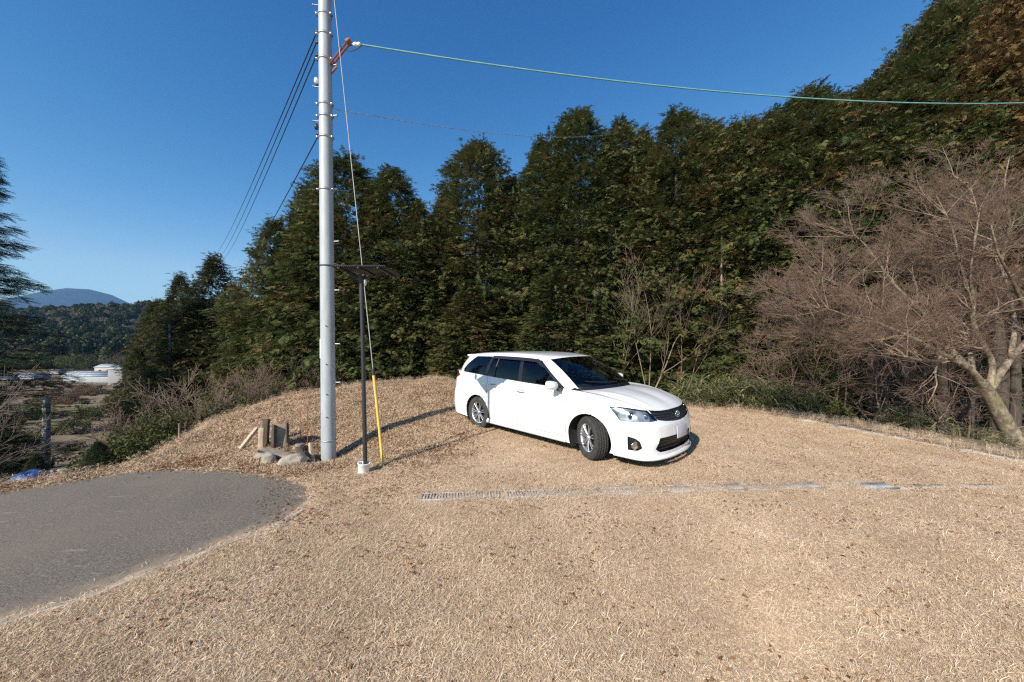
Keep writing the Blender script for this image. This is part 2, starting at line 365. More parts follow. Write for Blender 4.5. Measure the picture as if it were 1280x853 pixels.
    for vb in (1.2, 1.6, 2.0):
        b = MB(); ub = np.linspace(-2.5, 2.5, 30); pts = wrap(abs(ub), np.array([vb]))[:,0]*np.stack([np.ones(30), np.sign(ub)+(ub == 0), np.ones(30)], 1)
        b.tube(pts-np.array([.03,0,0]), .006, 6); b.obj('intake_bar', BLK, ip, True)
    pl = MB().box((.965, 0, .452), (.012,.33,.165), roty(-.06)); bevel(pl.obj('number_plate', PLATE, R), .004)
    # splitter lip below the bumper
    b = MB(); ub = np.linspace(0, 5.6, 60); e = wrap(ub, np.array([.35]))[:,0]; 
    for s in (1, -1):
        q = e*(1,s,1); out = q*1.0; dirn = np.stack([np.cos(np.clip(ub/6,0,1)*pi/2), s*np.sin(np.clip(ub/6,0,1)*pi/2), ub*0], 1)
        a0 = q+dirn*.0; a1 = q+dirn*.028+np.array([0,0,-.02]); a2 = q+dirn*.024+np.array([0,0,-.045]); a3 = q-dirn*.03+np.array([0,0,-.045])
        V = np.concatenate([a0,a1,a2,a3]); n = 60; k = np.arange(n-1)
        b.add(V, [np.concatenate([np.stack([i*n+k, i*n+k+1, (i+1)*n+k+1, (i+1)*n+k], 1) for i in range(3)])])
    b.obj('front_splitter', PAINT, R, True)
    b = MB(); ub = np.linspace(us[0], us[2], 40); e = wrap(ub, np.array([.72]))[:,0]
    for s in (1, -1):
        q = e*(1,s,1); a0 = q; a1 = q+np.array([0,s*.022,-.035]); a2 = q+np.array([0,s*.022,-.075]); a3 = q+np.array([0,-s*.05,-.08]); n = 40; k = np.arange(n-1)
        b.add(np.concatenate([a0,a1,a2,a3]), [np.concatenate([np.stack([i*n+k, i*n+k+1, (i+1)*n+k+1, (i+1)*n+k], 1) for i in range(3)])])
    b.obj('side_skirt', PAINT, R, True)
    # ---------- dark inner shell, floor, wheel wells
    ui = np.linspace(0, 16, 120); vi = np.linspace(0, 6, 16); Q = wrap(ui, vi); Nq = normals(Q); Nq *= np.sign(Nq[60,8,1]); Q = Q-Nq*.055
    cc = (Q[:-1,:-1]+Q[1:,1:])/2; am = np.zeros(cc.shape[:2], bool)
    for cx in (0, -2.53): am |= (cc[...,1] > .4) & (np.hypot(cc[...,0]-cx, cc[...,2]-.30) < .40)
    part_from(Q, ~am, 'inner_shell', SEAM, R)
    fl = Q[:,0]; b = MB(); V = np.vstack([fl, fl*(1,-1,1)]); n = len(fl); k = np.arange(n-1)
    b.add(V, [np.stack([k, k+n, k+n+1, k+1], 1)]); fo = b.obj('floor_pan', SEAM, R)
    for cx in (0, -2.53):
        for s in (1, -1):
            b = MB()
            a = np.linspace(-.55, pi+.55, 34); ring = np.stack([cx+.352*np.cos(a), a*0, .30+.352*np.sin(a)], 1)
            def yb(p):
                return np.interp(p, *np.array(sorted([(q[0], q[1]) for q in mid])).T)
            y0 = np.array([yb(p) for p in ring[:,0]])+.010; r0 = ring.copy(); r0[:,1] = y0*s
            # body leans in above and below mid height: follow it
            zin = np.interp(ring[:,2], [.17,.27,.42,.58,.72], [.028,.028,.008,0,.008]); r0[:,1] -= zin*s
            r1 = ring.copy(); r1[:,1] = s*.50; r2 = np.tile([cx, s*.50, .30], (34,1)); V = np.concatenate([r0, r1, r2]); n = 34; k = np.arange(n-1)
            b.add(V, [np.concatenate([np.stack([i*n+k, i*n+k+1, (i+1)*n+k+1, (i+1)*n+k], 1) for i in range(2)])])
            b.obj('wheel_well', SEAM, R)
    # ---------- hood
    nt_ = 34; ns = 44; t = np.linspace(0, 1, nt_)
    c0 = wrap(t*3.6, np.array([6.]))[:,0]; d1 = wrap(np.linspace(3.6, 7.66, ns), np.array([6.]))[:,0]
    c1 = green(np.linspace(0, 4.0, nt_), np.array([0.]))[:,0].copy(); c1[:,2] -= .028; c1[:,0] += .03; c1[-1] = d1[-1]; c1[-4:-1] += (d1[-1]-(green(np.array([4.]),np.array([0.]))[0,0]+[.03,0,-.028]))*np.array([.25,.5,.8])[:,None]
    cl = catmull([(c0[0]), (.74,0,.815), (.52,0,.895), (.28,0,.945), c1[0]], np.linspace(0, 4, ns)); d0 = cl
    H = coons(c0, c1, d0, d1); sg = np.linspace(0,1,ns)[:,None]; tg = t[None]
    H[...,2] += .022*np.sin(pi*sg)*np.sin(pi*np.clip(tg,0,1))**1+.010*np.exp(-((tg-.62)/.07)**2)*np.sin(pi*np.clip(sg*1.0,0,1))
    part_from(H, np.ones((ns-1,nt_-1), bool), 'bonnet', PAINT, R, flip=True)
    # cowl
    ca = c1.copy(); cb = green(np.linspace(0, 4.0, nt_), np.array([.06]))[:,0]; ca[:,2] -= .012; ca[:,0] += .012; Cw = np.stack([ca, cb+np.array([0,0,-.012])], 0)
    part_from(Cw, np.ones((1,nt_-1), bool), 'cowl', BLK, R, flip=True)
    # fender top to door mirror: belt joint between wrap and greenhouse
    ub = np.linspace(7.66, 16, 200); wt = wrap(ub, np.array([6.]))[:,0]
    gu = np.linspace(0, 15, 1501); gb = green(gu, np.array([0.]))[:,0]; ang = np.arctan2(gb[:,1], gb[:,0]+1.6); angw = np.arctan2(wt[:,1], wt[:,0]+1.6)
    go = np.stack([np.interp(angw, ang, gb[:,i]) for i in range(3)], 1); J = np.stack([wt, go], 1)
    part_from(J, np.ones((199,1), bool), 'belt_moulding', PAINT, R)
    # ---------- greenhouse
    gul = sorted(set(np.round(np.concatenate([np.linspace(0,15,300), [3.6,5.0,5.22,6.93,7.16,9.02,9.2,11.35]]), 4))); gu = np.array(gul)
    gv = np.array(sorted(set(np.round(np.concatenate([np.linspace(0,1,34), [.03,.80,.90,.95]]), 4)))); G = green(gu, gv); GU, GV = np.meshgrid((gu[:-1]+gu[1:])/2, (gv[:-1]+gv[1:])/2, indexing='ij')
    NG = normals(G); NG *= np.sign(NG[150,10,1])
    def rr(u0, u1, v0, v1): return (GU > u0) & (GU < u1) & (GV > v0) & (GV < v1)
    ws = rr(0,3.6,.03,.95)
    fw = rr(5.22,6.93,.03,.90) & (GV < 1); rw = rr(7.16,9.02,.03,.90)
    qw = rr(9.2,11.9,.03,.90) & in_poly(GU, GV, [(9.1,0),(9.1,1),(10.3,1),(10.6,.86),(11.05,.45),(11.25,.15),(11.1,.03)])
    wbase = (GU < 3.6) & (GV < .03); back = rr(13.5,15.1,.05,.88); pil = (rr(5.0,5.22,.0,.90) | rr(6.93,7.16,.0,.90) | rr(9.02,9.2,.0,.90) | rr(5.0,11.2,0,.03)) & (GU < 11.9)
    part_from(G, ~(wbase | ws | fw | rw | qw | back | pil), 'cabin_frame', PAINT, R)
    part_from(G-NG*.003, wbase, 'windscreen_seal', BLK, R); part_from(G-NG*.004, pil, 'door_pillar_trim', BLK, R)
    part_from(G-NG*.004, ws, 'windscreen', GLW, R); part_from(G-NG*.004, back, 'rear_window', GLD, R)
    for s in (-1, 1):
        part_from(G-NG*.008, fw, 'side_window', GLS, R, s); part_from(G-NG*.008, rw, 'side_window', GLD, R, s); part_from(G-NG*.008, qw, 'side_window', GLD, R, s)
        vm = rr(5.6,9.02,.78,.905) | (rr(5.22,5.62,.60,.905) & (GV > .78-(5.6-GU)*.5)); part_from(G+NG*.022, vm, 'window_visor', VISOR, R, s)
        # division bar in the rear door window
        pb = green(np.array([8.55, 8.62]), np.array([.0,.45,.85])); 
        MB().tube(pb[0]*(1,s,1)+np.array([0,s*.004,0]), .009, 6).obj('window_divider', BLK, R)
        # mirror
        mc = np.array([-.56, s*.955, 1.01]); mb = MB()
        a = np.linspace(0, 2*pi, 20, endpoint=False)
        prof = [(-.045,.96),(-.03,1.02),(0.,1.0),(.04,.86),(.07,.55),(.08,.05)]
        V = []; 
        for dx, sc in prof:
            ex = np.sign(np.cos(a))*abs(np.cos(a))**.6; ez = np.sign(np.sin(a))*abs(np.sin(a))**.6
            V.append(np.stack([mc[0]+dx+0*a, mc[1]+s*ex*.105*sc, mc[2]+ez*.068*sc+(ex*.012)], 1))
        m = len(prof); k = np.arange(20); F = np.concatenate([np.stack([i*20+k, i*20+(k+1)%20, (i+1)*20+(k+1)%20, (i+1)*20+k], 1) for i in range(m-1)])
        mb.add(np.concatenate(V), [F]); mo = mb.obj('door_mirror', PAINT, R, True)
        MB().add(np.vstack([V[0]*[1,1,1], V[0].mean(0)]), [np.stack([k, (k+1)%20, k*0+20], 1)]).obj('mirror_glass', CHROME, mo)
        MB().tube([(-.50, s*.775, .955), (-.50, s*.85, .945), (-.49, s*.90, .955)], [.035,.03,.03], 8).obj('mirror_foot', BLK, mo, True)
    # ---------- roof
    nt2, ns2 = 30, 60; c0 = green(np.linspace(0, 4.6, nt2), np.array([1.]))[:,0]; c1 = green(np.linspace(15, 12.2, nt2), np.array([1.]))[:,0]
    d1 = green(np.linspace(4.6, 12.2, ns2), np.array([1.]))[:,0]; d0 = catmull([c0[0], (-1.25,0,1.466), (-1.8,0,1.478), (-2.5,0,1.462), c1[0]], np.linspace(0, 4, ns2))
    RF = coons(c0, c1, d0, d1); t2 = np.linspace(0,1,nt2)[None]; s2 = np.linspace(0,1,ns2)[:,None]; RF[...,2] += .022*np.sin(pi*np.clip(t2,0,1)**1.5)*np.sin(pi*s2)**.4
    part_from(RF, np.ones((ns2-1,nt2-1), bool), 'roof', PAINT, R, flip=True)
    b = MB(); t3 = np.linspace(-1, 1, 30); x0 = -3.08-.04*(1-t3**2); x1 = -3.31+.10*abs(t3)**3; zr = 1.412-.012*t3**2
    V = np.concatenate([np.stack([x0, t3*.54, zr+.006], 1), np.stack([x1, t3*.57, zr-.004], 1), np.stack([x1+.01, t3*.57, zr-.038], 1), np.stack([x0, t3*.54, zr-.05], 1)])
    k = np.arange(29); b.add(V, [np.concatenate([np.stack([i*30+k, i*30+k+1, ((i+1)%4)*30+k+1, ((i+1)%4)*30+k], 1) for i in range(4)]), np.array([[0,30,60,90],[29,119,89,59]])])
    b.obj('roof_spoiler', PAINT, R, True)
    # wipers
    for y0, y1 in ((-.05,-.58), (.48,-.02)):
        w0 = green(np.array([abs(y0)*4]), np.array([.02]))[0,0]; b = MB()
        pa = green(np.array([min(3.3,abs(y0)*4.3)]), np.array([.045]))[0,0]*(1,np.sign(y0) or 1,1); pb = green(np.array([min(3.3,abs(y1)*4.3)]), np.array([.13]))[0,0]*(1,np.sign(y1),1)
        ts = np.linspace(0,1,10)[:,None]; gline = pa*(1-ts)+pb*ts; gline[:,0] += .10*np.sin(ts[:,0]*pi)*.6; gline[:,2] += .02
        b.tube(gline, .009, 5); b.obj('wiper', BLK, R)
    # ---------- cabin: dashboard, wheel, seats
    bevel(MB().box((-.52,0,.86), (.5,1.36,.16)).obj('dashboard', SEAM, R), .05)
    a = np.linspace(0, 2*pi, 22); MB().tube(np.stack([-.82-.06*np.sin(a), -.36+.185*np.cos(a), .88+.175*np.sin(a)], 1), .015, 6, cap=False).obj('steering_wheel', BLK, R, True)
    for x, y, w in ((-1.28,-.36,.5), (-1.28,.36,.5), (-2.12,-.33,.62), (-2.12,.33,.62)):
        st = bevel(MB().box((x,y,.46), (.52,w,.18)).obj('seat', SEATM, R), .05)
        bevel(MB().box((x-.28,y,.76), (.16,w,.58), roty(-.25)).obj('backrest', SEATM, st), .05)
        bevel(MB().box((x-.36,y,1.14), (.10,.26,.18), roty(-.2)).obj('headrest', SEATM, st), .04)
    bevel(MB().box((-.62,0,1.315), (.02,.23,.07)).obj('rear_view_mirror', BLK, R), .01)
    # ---------- wheels
    for cx, s, steer in ((0,-1,-.46), (0,1,-.40), (-2.53,-1,0), (-2.53,1,0)):
        w = wheel(R, s); w.location = (cx, s*.735, .303); w.rotation_euler = (0, 0, steer+(pi if s > 0 else 0))
    return R
def wheel(parent, s):
    """wheel whose outer face looks to local -Y"""
    Rm = rotx(pi/2)                                              # lathe axis z -> -y
    e = bpy.data.objects.new('wheel', None); S.collection.objects.link(e); e.parent = parent; e.empty_display_size = .1
    prof = [(.196,.078),(.215,.090),(.262,.097),(.288,.088),(.301,.070),(.3035,.045),(.3045,0),(.3035,-.045),(.301,-.070),(.288,-.088),(.262,-.095),(.215,-.09),(.196,-.078)]
    MB().lathe(prof, 64, Rm).obj('tyre', TYRE, e, True)
    tb = MB()
    for k in range(84):                                          # tread blocks
        a = 2*pi*k/84
        for yy, ww, da in ((-.072,.026,.5), (-.038,.026,0), (0,.022,.5), (.038,.026,0), (.072,.026,.5)):
            aa = a+da*2*pi/84; rr = .3035+.001*((k*7+int(yy*1000)) % 3) if abs(yy) < .05 else .299
            Rr = roty(-aa); tb.box((cos(aa)*rr, yy, sin(aa)*rr), (.009,ww,.0155), Rr)
    tb.obj('tread', TYRE, e)
    MB().lathe([(.200,.082),(.190,.078),(.180,.06),(.176,0),(.178,-.07)], 48, Rm).obj('rim', ALLOY, e, True)
    MB().lathe([(.172,.0),(.04,.0),(.0,.0)], 32, Rm).obj('brake_disc', SEAM, e)
    sp = MB()
    for k in range(7):
        a0 = 2*pi*k/7+.3
        for da in (-.13, .13):
            p0 = np.array([cos(a0+da*1.3)*.035, -.062, sin(a0+da*1.3)*.035]); p1 = np.array([cos(a0+da)*.115, -.076, sin(a0+da)*.115]); p2 = np.array([cos(a0+da)*.192, -.080, sin(a0+da)*.192])
            dirv = (p2-p0)/np.linalg.norm(p2-p0); sdv = np.cross(dirv, [0,1,0]); 
            V = []
            for p, wd, th in ((p0,.010,.03), (p1,.008,.022), (p2,.0105,.02)):
                for cx, cy in ((-1,0),(1,0),(.7,-1),(-.7,-1)): V.append(p+sdv*wd*cx+np.array([0,-1,0])*(th*(-.5 if cy == 0 else 0)+(0 if cy == 0 else .004)))
            F = [(i*4+j, i*4+(j+1)%4, (i+1)*4+(j+1)%4, (i+1)*4+j) for i in range(2) for j in range(4)]
            sp.add(np.array(V), [np.array(F)])
    sp.obj('spokes', ALLOY, e)
    MB().lathe([(.040,.055),(.040,.075),(.030,.084),(0,.086)], 20, Rm).obj('hub_cap', ALLOY, e, True)
    return e
HEADB = mat('lamp_bowl', (.48,.49,.51), .25, .6, var=.6, scale=9, dark=(.06,.06,.065)); GRILM = mat('grille_mesh', (.02,.02,.022), .5)
# ================================================================ terrain
def at(px, py, Y):
    """world point seen at photo pixel px,py (1280x853) at depth Y: used to lay things out"""
    return np.array([(px-640)/450*Y, Y, EYE-(py-426.5)/450*Y])
def sm(t): t = np.clip(t, 0, 1); return t*t*(3-2*t)
def sp_(t, k=1.): return np.logaddexp(0, np.asarray(t)/k)*k
EDGE = np.array([(-70,-3),(-20,1.2),(-9,3.72),(-6.65,4.42),(-5.72,4.86),(-5.40,5.3),(-5.6,6.2),(-6.0,7.1),(-5.9,8.2),(-4.3,10),(-2.2,11.2),(0,10.8),(3,10.2),(5,9.6),(6.4,9.1),(7.4,7.9),(7.75,6.4),(8.1,5.4),
                 (9,2.5),(11,-4),(15,-45),(-75,-45)], float)
def inside(x, y, poly):
    r = np.zeros(np.shape(x), bool); n = len(poly)
    for i in range(n):
        x0, y0 = poly[i]; x1, y1 = poly[(i+1) % n]
        if y0 == y1: continue
        r ^= ((y0 > y) != (y1 > y)) & (x < (x1-x0)*(y-y0)/(y1-y0)+x0)
    return r
def pdist(x, y, poly, closed=True):
    d = np.full(np.shape(x), 1e9); n = len(poly)
    for i in range(n if closed else n-1):
        ax, ay = poly[i]; bx, by = poly[(i+1) % n]; dx, dy = bx-ax, by-ay
        t = np.clip(((x-ax)*dx+(y-ay)*dy)/(dx*dx+dy*dy), 0, 1); d = np.minimum(d, np.hypot(x-ax-t*dx, y-ay-t*dy))
    return d
ASPH = np.array([(-3.06,2.15),(-2.85,2.37),(-2.61,2.67),(-2.33,3.08),(-2.13,3.42),(-2.08,3.66),(-2.15,3.91),(-2.55,4.34),(-3.1,4.62),(-3.7,4.80),(-4.3,4.93),(-4.9,4.98),(-5.4,4.85),(-5.9,4.60),(-6.4,4.3),
                 (-7.5,3.7),(-12,2.2),(-16,-1),(-16,-6),(-11,-4.5),(-7,-1.2),(-5,.5),(-3.9,1.4)], float)
def smooth_poly(P, k=6):
    n = len(P); out = []
    for i in range(n):
        p0, p1, p2, p3 = P[i-1], P[i], P[(i+1) % n], P[(i+2) % n]
        for j in range(k):
            f = j/k; out.append(.5*((2*p1)+(-p0+p2)*f+(2*p0-5*p1+4*p2-p3)*f*f+(-p0+3*p1-3*p2+p3)*f**3))
    return np.array(out)
ASPH = smooth_poly(ASPH); ASPH = ASPH+np.stack([vnoise(ASPH[:,0]*5, ASPH[:,1]*5), vnoise(ASPH[:,1]*5+9, ASPH[:,0]*5)], 1)*.07
def H(x, y):
    x = np.asarray(x, float); y = np.asarray(y, float)
    z = -.05*sp_(-3.3-x, .3)*(x > -40)-.032*sp_(x-3.2, .4)*(x < 40)
    z = np.where(x < -16, -.05*12.7, z); z = np.where(x > 14, -.032*10.8, z)
    m = .50*sm((y-4.9-.6*sm((x+4)/2))/4.2)*sm((x+6.9)/1.7)*(1-sm((x+2.5)/2.7)); z = z+m
    ins = inside(x, y, EDGE); d = np.where(ins, 0, pdist(x, y, EDGE))
    near = np.clip(1-np.hypot(x, y)/40, 0, 1)
    z = z+near*(.05*vnoise(x*.7, y*.7)+.02*vnoise(x*2.3, y*2.3))*sm((np.hypot(x-.6, y-6.4)-1.5)/2)*sm(pdist(x, y, ASPH)/.8)
    z = z+.05*(fbm(x*1.7, y*1.7, 3))*sm((y-5.4)/1.5)*sm((x+7.5)/1.5)*(1-sm((x+2.6)/1.5))    # lumpy bank
    wl = sm((-x-1.5)/5); fall_l = .45*d; fall_l = 8.2*(1-np.exp(-fall_l/8.2)); fall_r = .05*d+.2*np.maximum(d-1.5, 0); fall_r = 2.6*(1-np.exp(-fall_r/2.6))
    z = z-(wl*fall_l+(1-wl)*fall_r)
    far = sm((d-15)/40); z = z+far*1.6*fbm(x*.03, y*.03, 4)
    z = z-.22*np.exp(-((x+2.87)**2+(y-5.65)**2)/.30)
    r = np.hypot(x, y); left = sm((-x/np.maximum(y,1)-.6)/.9)
    z = z+(40-10*left)*sm((y-125)/230)*(1+.25*vnoise(x*.008, y*.008))-far*sm((y-400)/500)*22
    z = z+np.where(y > 900, (352+70*vnoise(x*.004, y*.004)+26*vnoise(x*.012, y*.012))*np.exp(-(abs(x+3680)/430)**1.6-((y-3000)/700)**2)+120*np.exp(-((x+4300)/700)**2-((y-3200)/600)**2)+95*np.exp(-((x+3000)/1200)**2-((y-3300)/600)**2), 0)
    return z
def axis(lo, hi, step, far, g):
    a = list(np.arange(lo, hi+1e-6, step)); s = step
    while a[-1] < far: s *= g; a.append(a[-1]+s)
    s = step; b = [lo]
    while b[-1] > -far: s *= g; b.append(b[-1]-s)
    return np.array(b[:0:-1]+a)
gx = axis(-11, 11, .15, 7000, 1.055); gy = axis(-1, 13, .15, 7000, 1.055)
GX, GY = np.meshgrid(gx, gy, indexing='ij'); GZ = H(GX, GY)
GZ = GZ-.03*((inside(GX, GY, ASPH)) & (pdist(GX, GY, ASPH) > .10))
n1 = len(gy); i = np.arange(len(gx)-1)[:,None]*n1; j = np.arange(n1-1)[None]
GF = np.stack([i+j, i+n1+j, i+n1+j+1, i+j+1], -1).reshape(-1,4)
zone = np.where(inside(GX, GY, EDGE), 1., np.clip(1-pdist(GX, GY, EDGE)/.8, 0, 1))
zone = np.where(np.hypot(GX,GY) > 700, -1., zone)
def ground_mat():
    m, t, b = nodes('dry_ground')
    at_ = t.nodes.new('ShaderNodeAttribute'); at_.attribute_name = 'var'
    fine = noise_tex(t, 90, 8, .8); mid_ = noise_tex(t, 2.2, 6, .65); streak = noise_tex(t, 30, 6, .7, stretch=(1,.22,1), dist=.6)
    c1 = ramp(t, fine, [(.30, (.17,.105,.065)), (.48, (.50,.36,.235)), (.70, (.84,.67,.48))])
    c2 = ramp(t, streak, [(.34, (.30,.21,.14)), (.66, (.76,.60,.44))]); c = mixc(t, .5, c1, c2)
    c = mixc(t, ramp(t, mid_, [(.38, (0,0,0)), (.75, (.55,.55,.55))]), c, (.30,.20,.125))
    # valley: dead weeds, dark soil, green and ochre patches
    big = noise_tex(t, .05, 7, .65); sm_ = noise_tex(t, 1.3, 8, .75)
    v1 = ramp(t, big, [(.30, (.10,.10,.045)), (.42, (.20,.15,.095)), (.52, (.27,.195,.125)), (.60, (.20,.17,.07)), (.72, (.34,.25,.13))])
    v1 = mixc(t, ramp(t, sm_, [(.35, (0,0,0)), (.65, (1,1,1))]), mixc(t, .55, v1, (.07,.06,.042)), v1)
    zf = t.nodes.new('ShaderNodeClamp'); t.links.new(at_.outputs['Fac'], zf.inputs[0])
    c = mixc(t, zf.outputs[0], v1, c)
    mf = t.nodes.new('ShaderNodeMath'); mf.operation = 'MULTIPLY'; mf.inputs[1].default_value = -1; mf.use_clamp = True; t.links.new(at_.outputs['Fac'], mf.inputs[0])
    wood = ramp(t, noise_tex(t, .02, 8, .7), [(.35, (.018,.03,.022)), (.65, (.05,.05,.04))]); c = mixc(t, mf.outputs[0], c, wood)
    t.links.new(c, b.inputs['Base Color']); b.inputs['Roughness'].default_value = 1; b.inputs['Specular IOR Level'].default_value = .1
    bump(t, b, fine, .6, .02); return m
GROUND = ground_mat()
g = mesh('ground', np.stack([GX, GY, GZ], -1).reshape(-1,3), GF, GROUND, None, True, var=zone.ravel()); g['kind'] = 'structure'
# ---- asphalt driveway
ax_ = np.arange(-17, -1.8, .085); ay_ = np.arange(-7, 5.4, .085); nu, nv = snap(ax_, ay_, [])
def clip_sheet(name, xs, ys, poly, dz, material, thick=0, edge=.0):
    X, Y = np.meshgrid(xs, ys, indexing='ij'); d = pdist(X, Y, poly); ins = inside(X, Y, poly); st = xs[1]-xs[0]
    # pull vertices near the outline on to it
    near = d < st*.72; best = np.full(X.shape, 1e9); bx = X.copy(); by = Y.copy(); n = len(poly)
    xi = X[near]; yi = Y[near]; b = np.full(xi.shape, 1e9); qx = xi.copy(); qy = yi.copy()
    for i in range(n):
        a0 = poly[i]; a1 = poly[(i+1) % n]; dx, dy = a1-a0; t = np.clip(((xi-a0[0])*dx+(yi-a0[1])*dy)/(dx*dx+dy*dy), 0, 1)
        px, py = a0[0]+t*dx, a0[1]+t*dy; dd = np.hypot(xi-px, yi-py); m = dd < b; b = np.where(m, dd, b); qx = np.where(m, px, qx); qy = np.where(m, py, qy)
    X[near] = qx; Y[near] = qy
    cx = (X[:-1,:-1]+X[1:,1:]+X[1:,:-1]+X[:-1,1:])/4; cy = (Y[:-1,:-1]+Y[1:,1:]+Y[1:,:-1]+Y[:-1,1:])/4
    F = grid_faces(*X.shape)[inside(cx, cy, poly)]; used = np.unique(F); mp = np.full(X.size, -1); mp[used] = np.arange(len(used))
    V = np.stack([X, Y, H(X, Y)+dz], -1).reshape(-1,3)[used]; e = pdist(V[:,0], V[:,1], poly)
    V[:,2] += np.where(e < .02, -.02, 0)
    return mesh(name, V, mp[F], material, None, True, var=e)
def asphalt_mat():
    m, t, b = nodes('asphalt'); at_ = t.nodes.new('ShaderNodeAttribute'); at_.attribute_name = 'var'
    f = noise_tex(t, 75, 6, .85); l = noise_tex(t, 1.1, 6, .6); w = noise_tex(t, 7, 6, .7)
    c = ramp(t, f, [(.38, (.066,.054,.042)), (.50, (.150,.127,.100)), (.63, (.31,.275,.225))])
    c = mixc(t, ramp(t, l, [(.38, (0,0,0)), (.68, (.6,.6,.6))]), c, (.19,.158,.122))
    e = t.nodes.new('ShaderNodeMath'); e.operation = 'MULTIPLY_ADD'; e.inputs[1].default_value = -4.0; t.links.new(at_.outputs['Fac'], e.inputs[0])
    a = t.nodes.new('ShaderNodeMath'); a.operation = 'MULTIPLY_ADD'; a.inputs[1].default_value = 1.9; a.inputs[2].default_value = -.15; t.links.new(w, a.inputs[0]); t.links.new(a.outputs[0], e.inputs[2]); e.use_clamp = True
    c = mixc(t, e.outputs[0], c, (.36,.27,.185))
    scr = noise_tex(t, 2.4, 3, .4, stretch=(1.,6,1)); c = mixc(t, ramp(t, scr, [(.70, (0,0,0)), (.74, (.5,.5,.5))]), c, (.30,.26,.22))
    t.links.new(c, b.inputs['Base Color']); b.inputs['Roughness'].default_value = .92; b.inputs['Specular IOR Level'].default_value = .25; bump(t, b, f, .8, .006); return m
ad = clip_sheet('asphalt_driveway', ax_, ay_, ASPH, .004, asphalt_mat()); ad['kind'] = 'structure'
CONC = mat('old_concrete', (.38,.36,.33), .9, var=.35, scale=14, bmp=.5); CONC2 = mat('grey_concrete', (.40,.385,.355), .9, var=.3, scale=9, bmp=.4); CONCL = mat('pale_concrete', (.56,.53,.49), .9, var=.2, scale=10, bmp=.4)
DUSTC = mat('dusty_concrete', (.42,.355,.275), .95, var=.3, scale=12, bmp=.4)
# narrow strip of pale concrete along the near side of the driveway
def strip(name, pts, w, dz, material, kind='structure', k=8, up=.0, jit=.0):
    P = catmull(np.array(pts, float), np.linspace(0, len(pts)-1, (len(pts)-1)*k+1)); T = np.gradient(P, axis=0); T /= np.linalg.norm(T, axis=1)[:,None]; N = np.stack([-T[:,1], T[:,0]], 1)
    wj = w*(1+jit*vnoise(P[:,0]*6, P[:,1]*6)*2)[:,None] if jit else w
    A, B = P+N*wj/2, P-N*wj/2; m = len(P); V = []
    for q, z in ((A, -.10), (A, dz), (B, dz), (B, -.10)): V.append(np.column_stack([q, H(q[:,0], q[:,1])+z]))
    kk = np.arange(m-1); F = np.concatenate([np.stack([i*m+kk, i*m+kk+1, (i+1)*m+kk+1, (i+1)*m+kk], 1) for i in range(3)])
    o = mesh(name, np.concatenate(V), F[:, ::-1], material)
    if kind: o['kind'] = kind
    return o
i0 = np.argmin(np.hypot(*(ASPH-[-3.9,1.4]).T)); seq = [ASPH[(i0+k) % len(ASPH)] for k in range(0, 36, 2)]
strip('driveway_kerb', [p+np.array([.02,-.03]) for p in seq], .04, .008, DUSTC, jit=.9)
# concrete edging along the right of the lot
strip('concrete_edging', [(6.75,8.25),(7.0,7.6),(7.25,6.9),(7.5,6.2),(7.8,5.5),(8.3,4.5),(9.2,2.4)], .42, .003, CONC2, jit=.7)
# exposed concrete channel cover right, then the steel grating
dl = lambda x: 3.87+.072*(x+1)
strip('concrete_channel', [(x, dl(x)) for x in (4.3, 5.2, 5.8, 6.6, 7.6)], .16, .003, CONC2, jit=.9)
strip('channel_wall', [(x, dl(x)+.11) for x in (-1.1, 0, 1.2, 2.4, 3.6, 4.5)], .045, .000, CONC, jit=.4); strip('channel_wall', [(x, dl(x)-.11) for x in (-1.1, 0, 1.2, 2.4, 3.6, 4.5)], .045, -.002, CONC, jit=.4)
GRATE = mat('dull_grating', (.30,.305,.31), .8, .1, var=.35, scale=9); STEEL = mat('galvanised_steel', (.42,.44,.46), .45, .75, var=.25, scale=9); DARKV = mat('drain_bottom', (.02,.018,.015), 1)
locs = ['nearest the black post', 'second from the black post', 'beside the front wheel of the car', 'just right of the car', 'fourth along to the right', 'at the right end of the steel run']
for k in range(6):
    x0 = -1.0+k*.92; x1 = x0+.90; yc = dl((x0+x1)/2); zc = float(H((x0+x1)/2, yc)); an = math.atan2(.072, 1)-.032*(k > 3)*0
    t = thing('drain_grate', 'steel drain grating half buried in dry grass, '+locs[k], 'grate', ((x0+x1)/2, yc, zc-.007), an, 'steel gratings over the drain')
    b = MB(); 
    for q in np.arange(-.42, .43, .032): b.box((q, 0, 0), (.008,.15,.022))
    o = b.obj('cross_bars', GRATE, t); o['kind'] = 'stuff'
    for s in (-1, 1): MB().box((0, s*.078, .001), (.915,.006,.026)).obj('side_rail', GRATE, t)
    MB().box((0, 0, -.028), (.915,.15,.01)).obj('drain_bottom', DARKV, t)
